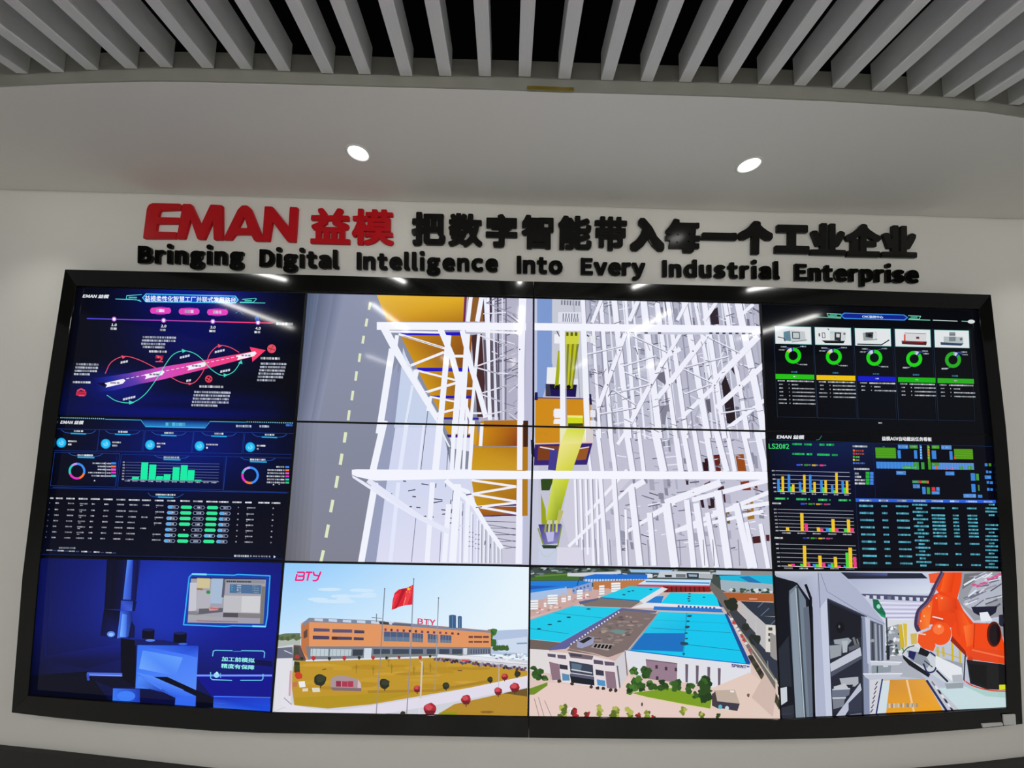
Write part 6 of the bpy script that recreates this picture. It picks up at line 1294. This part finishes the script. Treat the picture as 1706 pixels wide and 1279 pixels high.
# ---- lower right: orange robot arm at the shelves
def pic_robot():
    s = Canvas(gquad(3, 2, 4, 3), (1260, 930, 3.663))
    s.full(lambda u, v: mixc((196, 204, 222), (178, 186, 204), v), 10, 8)
    # hall behind
    s.P([(515, 84), (1010, 90), (1050, 125), (560, 125)], (36, 40, 58)); s.Q([(540, 90), (800, 90), (800, 108), (560, 108)], [(40, 46, 66), (90, 100, 160), (60, 66, 110), (36, 40, 56)])
    s.Q([(560, 125), (1065, 122), (1060, 215), (640, 215)], [(170, 176, 204), (196, 204, 226), (214, 222, 236), (186, 194, 214)])
    s.P([(630, 215), (1060, 228), (1060, 265), (690, 245)], (76, 78, 108))
    for k in range(9): s.P([(668 + k * 44, 224 + k * 2), (690 + k * 44, 225 + k * 2), (690 + k * 44, 246 + k * 2), (670 + k * 44, 245 + k * 2)], (206, 210, 226) if k != 3 else (110, 112, 140))
    s.P([(700, 262), (1060, 268), (1000, 380), (780, 400)], (206, 206, 230))
    for k in range(9): s.L([(745 + k * 5, 270 + k * 13), (1040 - k * 7, 276 + k * 12)], 4, (164, 156, 196) if k % 2 else (232, 232, 244))
    s.P([(775, 380), (1000, 370), (1000, 580), (800, 600)], (214, 216, 222)); s.P([(800, 420), (870, 400), (880, 560), (810, 600)], (150, 156, 166))
    for i in range(40): s.blob(rnd.uniform(790, 880), rnd.uniform(420, 600), rnd.uniform(6, 18), rnd.uniform(5, 14), rnd.choice(((110, 118, 126), (210, 214, 220), (70, 80, 86), (176, 182, 190), (236, 238, 240), (60, 90, 70))))
    s.P([(865, 405), (888, 400), (905, 545), (880, 555)], (206, 176, 40)); s.P([(894, 395), (918, 398), (918, 540), (908, 545)], (214, 186, 46)); s.P([(940, 460), (980, 455), (980, 520), (945, 525)], (206, 180, 90))
    s.P([(1255, 84), (1505, 80), (1515, 350), (1330, 380), (1230, 260)], (150, 152, 160)); s.P([(1270, 95), (1400, 84), (1300, 160), (1255, 190)], (110, 112, 116)); s.P([(1350, 120), (1505, 100), (1510, 210), (1340, 330), (1260, 280)], (178, 182, 196))
    for i in range(30): x = rnd.uniform(1260, 1480); y = rnd.uniform(110, 320); s.L([(x, y), (x + rnd.uniform(30, 110), y - rnd.uniform(10, 50))], rnd.uniform(4, 12), rnd.choice(((206, 210, 224), (110, 114, 130), (226, 230, 240), (150, 150, 170), (90, 92, 106))))
    for i in range(9): s.blob(1330 + i * 22, 170 - i * 9 + rnd.uniform(-10, 10), 16, 8, (206, 90, 140), j=.4)
    s.P([(1310, 295), (1470, 290), (1460, 330), (1400, 370), (1325, 330)], (26, 28, 50)); s.P([(1360, 330), (1410, 325), (1440, 380), (1370, 385)], (226, 230, 238)); s.P([(1480, 345), (1515, 340), (1520, 460), (1480, 400)], (40, 40, 56))
    s.P([(1400, 390), (1520, 420), (1520, 480), (1440, 470)], (150, 150, 160))
    # floor, track
    s.P([(775, 740), (1030, 735), (1145, 940), (730, 965)], (222, 160, 60)); s.Q([(810, 740), (1030, 738), (1140, 935), (790, 955)], [(206, 142, 60), (224, 160, 66), (236, 162, 36), (230, 158, 30)])
    s.L([(918, 740), (965, 950)], 12, (240, 200, 140)); s.P([(772, 745), (815, 742), (790, 958), (725, 964)], (206, 220, 226)); s.P([(822, 655), (895, 655), (890, 698), (826, 700)], (220, 160, 60)); s.P([(700, 600), (900, 590), (1030, 735), (690, 700)], (170, 174, 184))
    s.P([(690, 735), (770, 730), (735, 960), (688, 965)], (206, 206, 214)); s.L([(768, 735), (728, 962)], 9, (40, 46, 110))
    for k in range(7): s.L([(740 - k * 5, 750 + k * 28), (725 - k * 5, 772 + k * 28)], 6, (60, 64, 90))
    s.P([(1035, 735), (1075, 730), (1240, 925), (1145, 940)], (190, 194, 204)); s.L([(1038, 742), (1165, 935)], 14, (40, 42, 90)); s.L([(1070, 750), (1200, 930)], 8, (110, 114, 130))
    for k in range(6): s.P([(1085 + k * 19, 775 + k * 27), (1100 + k * 19, 778 + k * 27), (1112 + k * 19, 798 + k * 27), (1098 + k * 19, 798 + k * 27)], (34, 36, 56) if k % 2 else (220, 222, 230))
    s.P([(1110, 790), (1262, 780), (1528, 810), (1530, 912), (1240, 925)], (196, 218, 222)); s.P([(1262, 775), (1528, 806), (1528, 850), (1400, 840)], (170, 204, 200)); s.P([(1150, 760), (1262, 756), (1262, 790), (1160, 795)], (150, 158, 166))
    # cabinets at left
    s.P([(108, 100), (280, 150), (345, 300), (360, 970), (148, 980)], (18, 20, 30)); s.P([(108, 84), (515, 84), (640, 215), (780, 390), (790, 625), (690, 640), (690, 968), (370, 972), (340, 230), (300, 160), (120, 110)], (172, 178, 202))
    s.Q([(108, 84), (375, 84), (360, 300), (250, 150)], [(190, 194, 206), (184, 190, 212), (170, 176, 200), (160, 166, 186)])
    s.P([(195, 200), (245, 160), (300, 250), (345, 970), (240, 975)], (112, 126, 142)); s.P([(205, 220), (240, 180), (250, 420), (285, 974), (240, 975)], (134, 148, 162)); s.L([(248, 170), (300, 972)], 12, (60, 70, 80)); s.L([(240, 180), (262, 500), (292, 972)], 5, (190, 200, 208)); s.P([(285, 300), (318, 290), (340, 640), (345, 968), (322, 968)], (96, 104, 120)); s.L([(300, 160), (330, 240), (352, 972)], 16, (8, 10, 20)); s.P([(145, 790), (185, 782), (188, 870), (150, 895)], (200, 206, 216)); s.P([(148, 910), (225, 890), (232, 970), (150, 975)], (44, 48, 60)); s.P([(110, 110), (200, 140), (195, 480), (130, 560)], (14, 16, 26)); s.P([(130, 560), (195, 470), (215, 780), (140, 780)], (36, 42, 54))
    s.L([(376, 86), (388, 300), (440, 972)], 4, (96, 100, 124)); s.P([(388, 300), (430, 245), (468, 972), (425, 972)], (196, 202, 222))
    s.P([(430, 245), (660, 350), (650, 970), (462, 972)], (36, 40, 54)); s.L([(432, 245), (672, 355)], 8, (60, 64, 84)); s.P([(445, 270), (640, 355), (636, 480), (450, 500)], (24, 26, 36))
    s.P([(470, 495), (560, 482), (580, 500), (555, 530), (475, 520)], (150, 158, 168)); s.P([(445, 530), (520, 525), (516, 590), (450, 612)], (150, 156, 164)); s.P([(520, 500), (556, 500), (552, 570), (525, 575)], (176, 182, 190)); s.blob(510, 420, 26, 30, (14, 15, 22)); s.blob(504, 415, 6, 10, (96, 100, 110)); s.L([(590, 480), (606, 530)], 14, (110, 112, 110)); s.L([(612, 490), (625, 530)], 8, (130, 130, 128)); s.P([(560, 540), (628, 515), (628, 540), (565, 565)], (90, 94, 104))
    s.P([(448, 640), (632, 540), (640, 590), (452, 690)], (190, 194, 208)); s.P([(452, 690), (640, 592), (640, 610), (455, 720)], (76, 80, 96))
    s.P([(505, 730), (620, 720), (622, 760), (600, 780), (520, 775)], (170, 174, 184)); s.P([(535, 770), (590, 768), (570, 800), (530, 805)], (30, 34, 48)); s.P([(470, 780), (540, 760), (560, 790), (475, 810)], (190, 194, 200)); s.P([(460, 800), (570, 794), (565, 830), (530, 850), (460, 848)], (104, 112, 130)); s.L([(462, 798), (570, 792)], 8, (190, 196, 206)); s.P([(462, 850), (540, 846), (530, 900), (468, 918)], (120, 126, 138)); s.L([(462, 850), (544, 848)], 9, (196, 202, 212)); s.P([(475, 970), (632, 758), (640, 800), (530, 970)], (184, 190, 208)); s.P([(530, 970), (600, 935), (640, 940), (640, 968)], (110, 114, 124)); s.P([(560, 880), (640, 800), (640, 940), (560, 950)], (50, 54, 72))
    s.P([(636, 350), (672, 355), (690, 965), (650, 968)], (130, 140, 166)); s.P([(660, 352), (690, 372), (692, 640), (676, 640)], (190, 196, 216)); s.L([(640, 360), (652, 960)], 5, (50, 56, 72))
    s.P([(692, 375), (770, 405), (775, 620), (698, 650)], (86, 92, 106)); s.L([(725, 395), (732, 630)], 14, (150, 158, 176)); s.L([(750, 405), (757, 622)], 10, (160, 168, 186)); s.L([(706, 385), (712, 640)], 6, (40, 44, 56)); s.blob(706, 500, 12, 12, (150, 156, 160))
    s.L([(392, 90), (430, 200), (640, 330), (785, 400)], 3, (120, 124, 150)); s.P([(706, 245), (740, 250), (785, 330), (785, 362), (760, 352), (712, 300)], (26, 104, 78)); s.blob(742, 292, 12, 14, (150, 220, 190)); s.P([(740, 330), (780, 345), (785, 362), (762, 354)], (20, 150, 90)); s.L([(792, 360), (800, 560)], 10, (60, 74, 80)); s.P([(790, 530), (812, 528), (812, 618), (794, 620)], (34, 38, 46))
    s.P([(692, 622), (885, 628), (870, 648), (700, 658)], (200, 204, 216)); s.L([(692, 625), (885, 632)], 5, (232, 234, 240)); s.P([(648, 700), (888, 698), (870, 722), (690, 740), (660, 720)], (190, 194, 208)); s.L([(648, 702), (888, 700)], 6, (230, 232, 240)); s.P([(700, 650), (820, 650), (815, 690), (702, 700)], (140, 150, 160)); s.L([(735, 655), (735, 695)], 8, (60, 64, 70)); s.L([(770, 655), (800, 655)], 10, (200, 206, 210))
    # yellow guard, gripper
    for x in (1105, 1140, 1195, 1240): s.L([(x, 480 if x > 1150 else 540), (x + 4, 650 if x > 1180 else 600)], 13, (206, 178, 40))
    s.L([(1090, 560), (1250, 610)], 6, (196, 176, 70)); s.P([(1100, 600), (1260, 640), (1260, 700), (1120, 640)], (150, 156, 166))
    s.P([(900, 540), (960, 530), (1010, 560), (1250, 680), (1262, 755), (1160, 762), (1060, 700), (920, 620), (890, 580)], (200, 206, 214)); s.P([(890, 585), (930, 615), (1060, 705), (1050, 725), (930, 650), (895, 610)], (24, 26, 36)); s.P([(915, 560), (1020, 575), (1060, 640), (1040, 670), (940, 620)], (140, 148, 160)); s.P([(930, 560), (975, 570), (960, 620), (925, 600)], (30, 34, 90)); s.P([(1000, 540), (1060, 570), (1040, 600), (985, 580)], (20, 22, 30)); s.curve([(1060, 570), (1100, 610), (1085, 680), (1040, 690), (1015, 640)], 10, (40, 44, 90)); s.P([(1090, 590), (1250, 665), (1255, 745), (1190, 745), (1090, 660)], (226, 230, 236)); s.L([(1095, 680), (1165, 750)], 12, (36, 38, 60)); s.P([(1190, 710), (1250, 705), (1258, 750), (1195, 752)], (176, 182, 190)); s.L([(890, 545), (900, 570)], 8, (60, 150, 40)); s.L([(1020, 620), (1070, 660)], 6, (30, 32, 40)); s.curve([(890, 580), (920, 545), (960, 530)], 6, (60, 66, 60))
    # robot
    orr = (238, 70, 14)
    s.P([(1050, 95), (1120, 84), (1100, 150), (1060, 150)], (236, 90, 50)); s.P([(1130, 84), (1255, 84), (1250, 150), (1225, 250), (1120, 215), (1095, 190)], orr); s.Q([(1150, 84), (1215, 84), (1190, 210), (1120, 200)], [(246, 90, 26), (230, 60, 12), (226, 56, 10), (248, 96, 30)])
    s.P([(1225, 245), (1262, 320), (1320, 390), (1430, 395), (1490, 440), (1520, 580), (1520, 645), (1290, 612), (1270, 560), (1190, 470), (1180, 380), (1100, 300)], orr)
    s.P([(1040, 240), (1110, 205), (1225, 245), (1240, 330), (1190, 420), (1060, 400), (980, 440), (965, 400), (1000, 300)], (232, 66, 16)); s.Q([(1010, 300), (1075, 250), (1050, 420), (985, 440)], [(244, 110, 40), (240, 90, 30), (246, 130, 50), (232, 90, 30)]); s.Q([(1100, 215), (1215, 245), (1225, 330), (1110, 320)], [(250, 96, 36), (226, 56, 12), (206, 48, 10), (240, 80, 20)])
    s.C(1120, 455, 66, (240, 80, 20), 72, n=24); s.C(1108, 430, 34, (248, 118, 60), 32); s.C(1112, 412, 10, (255, 190, 150), 9); s.P([(985, 460), (1060, 430), (1090, 530), (1075, 565), (1010, 545), (980, 510)], (236, 82, 26)); s.L([(985, 455), (1030, 462)], 8, (250, 190, 160)); s.P([(1060, 345), (1110, 350), (1150, 390), (1090, 375)], (206, 60, 20)); s.L([(1070, 352), (1135, 368)], 8, (246, 214, 196))
    s.Q([(1200, 300), (1260, 330), (1310, 420), (1230, 480)], [(226, 56, 12), (244, 86, 22), (250, 100, 30), (232, 64, 14)]); s.Q([(1260, 410), (1330, 395), (1320, 520), (1280, 540)], [(252, 120, 50), (238, 74, 16), (240, 76, 20), (246, 96, 34)])
    s.P([(1190, 470), (1270, 560), (1285, 605), (1240, 560), (1180, 500)], (150, 34, 12)); s.L([(1328, 395), (1318, 600)], 6, (190, 46, 10)); s.C(1446, 460, 44, (84, 22, 12), 78, n=24, rot=.1); s.C(1450, 462, 34, (26, 14, 18), 66, n=24); s.P([(1300, 540), (1520, 560), (1522, 642), (1290, 612)], (226, 70, 26)); s.L([(1310, 555), (1510, 600)], 10, (246, 110, 60)); s.C(1300, 610, 18, (206, 60, 30), 14)
    s.P([(1278, 615), (1526, 646), (1528, 800), (1400, 795), (1300, 760)], (26, 26, 28)); s.P([(1290, 640), (1400, 650), (1400, 780), (1310, 750)], (16, 16, 18)); s.curve([(1268, 745), (1320, 775), (1420, 800), (1528, 806)], 7, (214, 50, 30)); s.R(1476, 768, 1514, 796, (214, 220, 40)); s.L([(1270, 590), (1262, 740)], 8, (40, 44, 50))
    s.curve([(1135, 86), (1090, 170), (1040, 260), (985, 320), (970, 400), (985, 440)], 26, (64, 50, 84)); s.curve([(1140, 86), (1095, 172), (1046, 262), (992, 322), (978, 400)], 8, (110, 90, 120)); 
    for x, y in ((1095, 240), (1050, 290), (1020, 350), (1000, 380)): s.C(x, y, 5, (250, 200, 160))
    s.C(1128, 240, 7, (250, 170, 130), 6)
    s.T('', 0, 0, 1, 1, WT) if False else None
    for k in range(7): s.bars(796 + k * 28, 884 - k * .8, 818 + k * 28, 912 - k * .8, (214, 200, 176), 11, .1)
    return s

PICS = [((0, 0), pic_roadmap, 'upper left screen showing a pink arrow road map on dark blue'),
        ((0, 1), pic_dashboard, 'dark blue screen with round icons, green bars and a table, left column'),
        ((0, 2), pic_milling, 'blue screen at the lower left showing a milling tool over a metal block'),
        ((1, 2), pic_factory, 'bottom screen showing an orange factory with a red flag on a lawn'),
        ((2, 2), pic_plant, 'bottom screen showing an air view of factories with turquoise roofs'),
        ((3, 0), pic_machines, 'upper right black screen with five machine pictures and green rings'),
        ((3, 1), pic_charts, 'dark screen with yellow bar charts and a blue plan, right column'),
        ((3, 2), pic_robot, 'lower right screen showing an orange robot arm beside open cabinets')]
_rack = pic_racking()
RK = {(1, 0): 'upper left quarter of the white racking, with grey road', (2, 0): 'upper right quarter of the white racking, with the yellow mast',
      (1, 1): 'lower left quarter of the white racking, with stacked orange boxes', (2, 1): 'lower right quarter of the white racking, with the yellow arm'}
jobs = [(k, f(), lb) for k, f, lb in PICS] + [(k, _rack, 'screen showing the ' + lb) for k, lb in RK.items()]
for (c, r), cv, lb in jobs:
    q = gquad(c, r, c + 1, r + 1)
    ctr = np.mean([at_y(x, y, 0) for x, y in q], 0)
    t = tag(empty('video_display', (ctr[0], 0.048, ctr[2])), lb, 'screen', 'screens of the video wall')
    oq = inset(q, 0.25)
    outer = [at_y(x, y, 0.0) for x, y in oq]; inner = [at_y(x, y, 0.0) for x, y in inset(q, 1.6)]
    v = []
    for p in outer: v.append((p[0], -0.004, p[2]))
    for p in inner: v.append((p[0], -0.004, p[2]))
    for p in inner: v.append((p[0], 0.001, p[2]))
    for p in outer: v.append((p[0], 0.045, p[2]))
    f = []
    for i in range(4):
        j = (i + 1) % 4
        f += [(i, j, 4 + j, 4 + i), (4 + i, 4 + j, 8 + j, 8 + i), (i, 12 + i, 12 + j, j)]
    f += [(8, 9, 10, 11), (15, 14, 13, 12)]
    child(fix_normals(mesh_obj('bezel', v, f, M_bezel)), t)
    o, lv = build_screen(cv, inset(q, 1.6), t)
    print('SCREEN', c, r, len(o.data.polygons), lv)
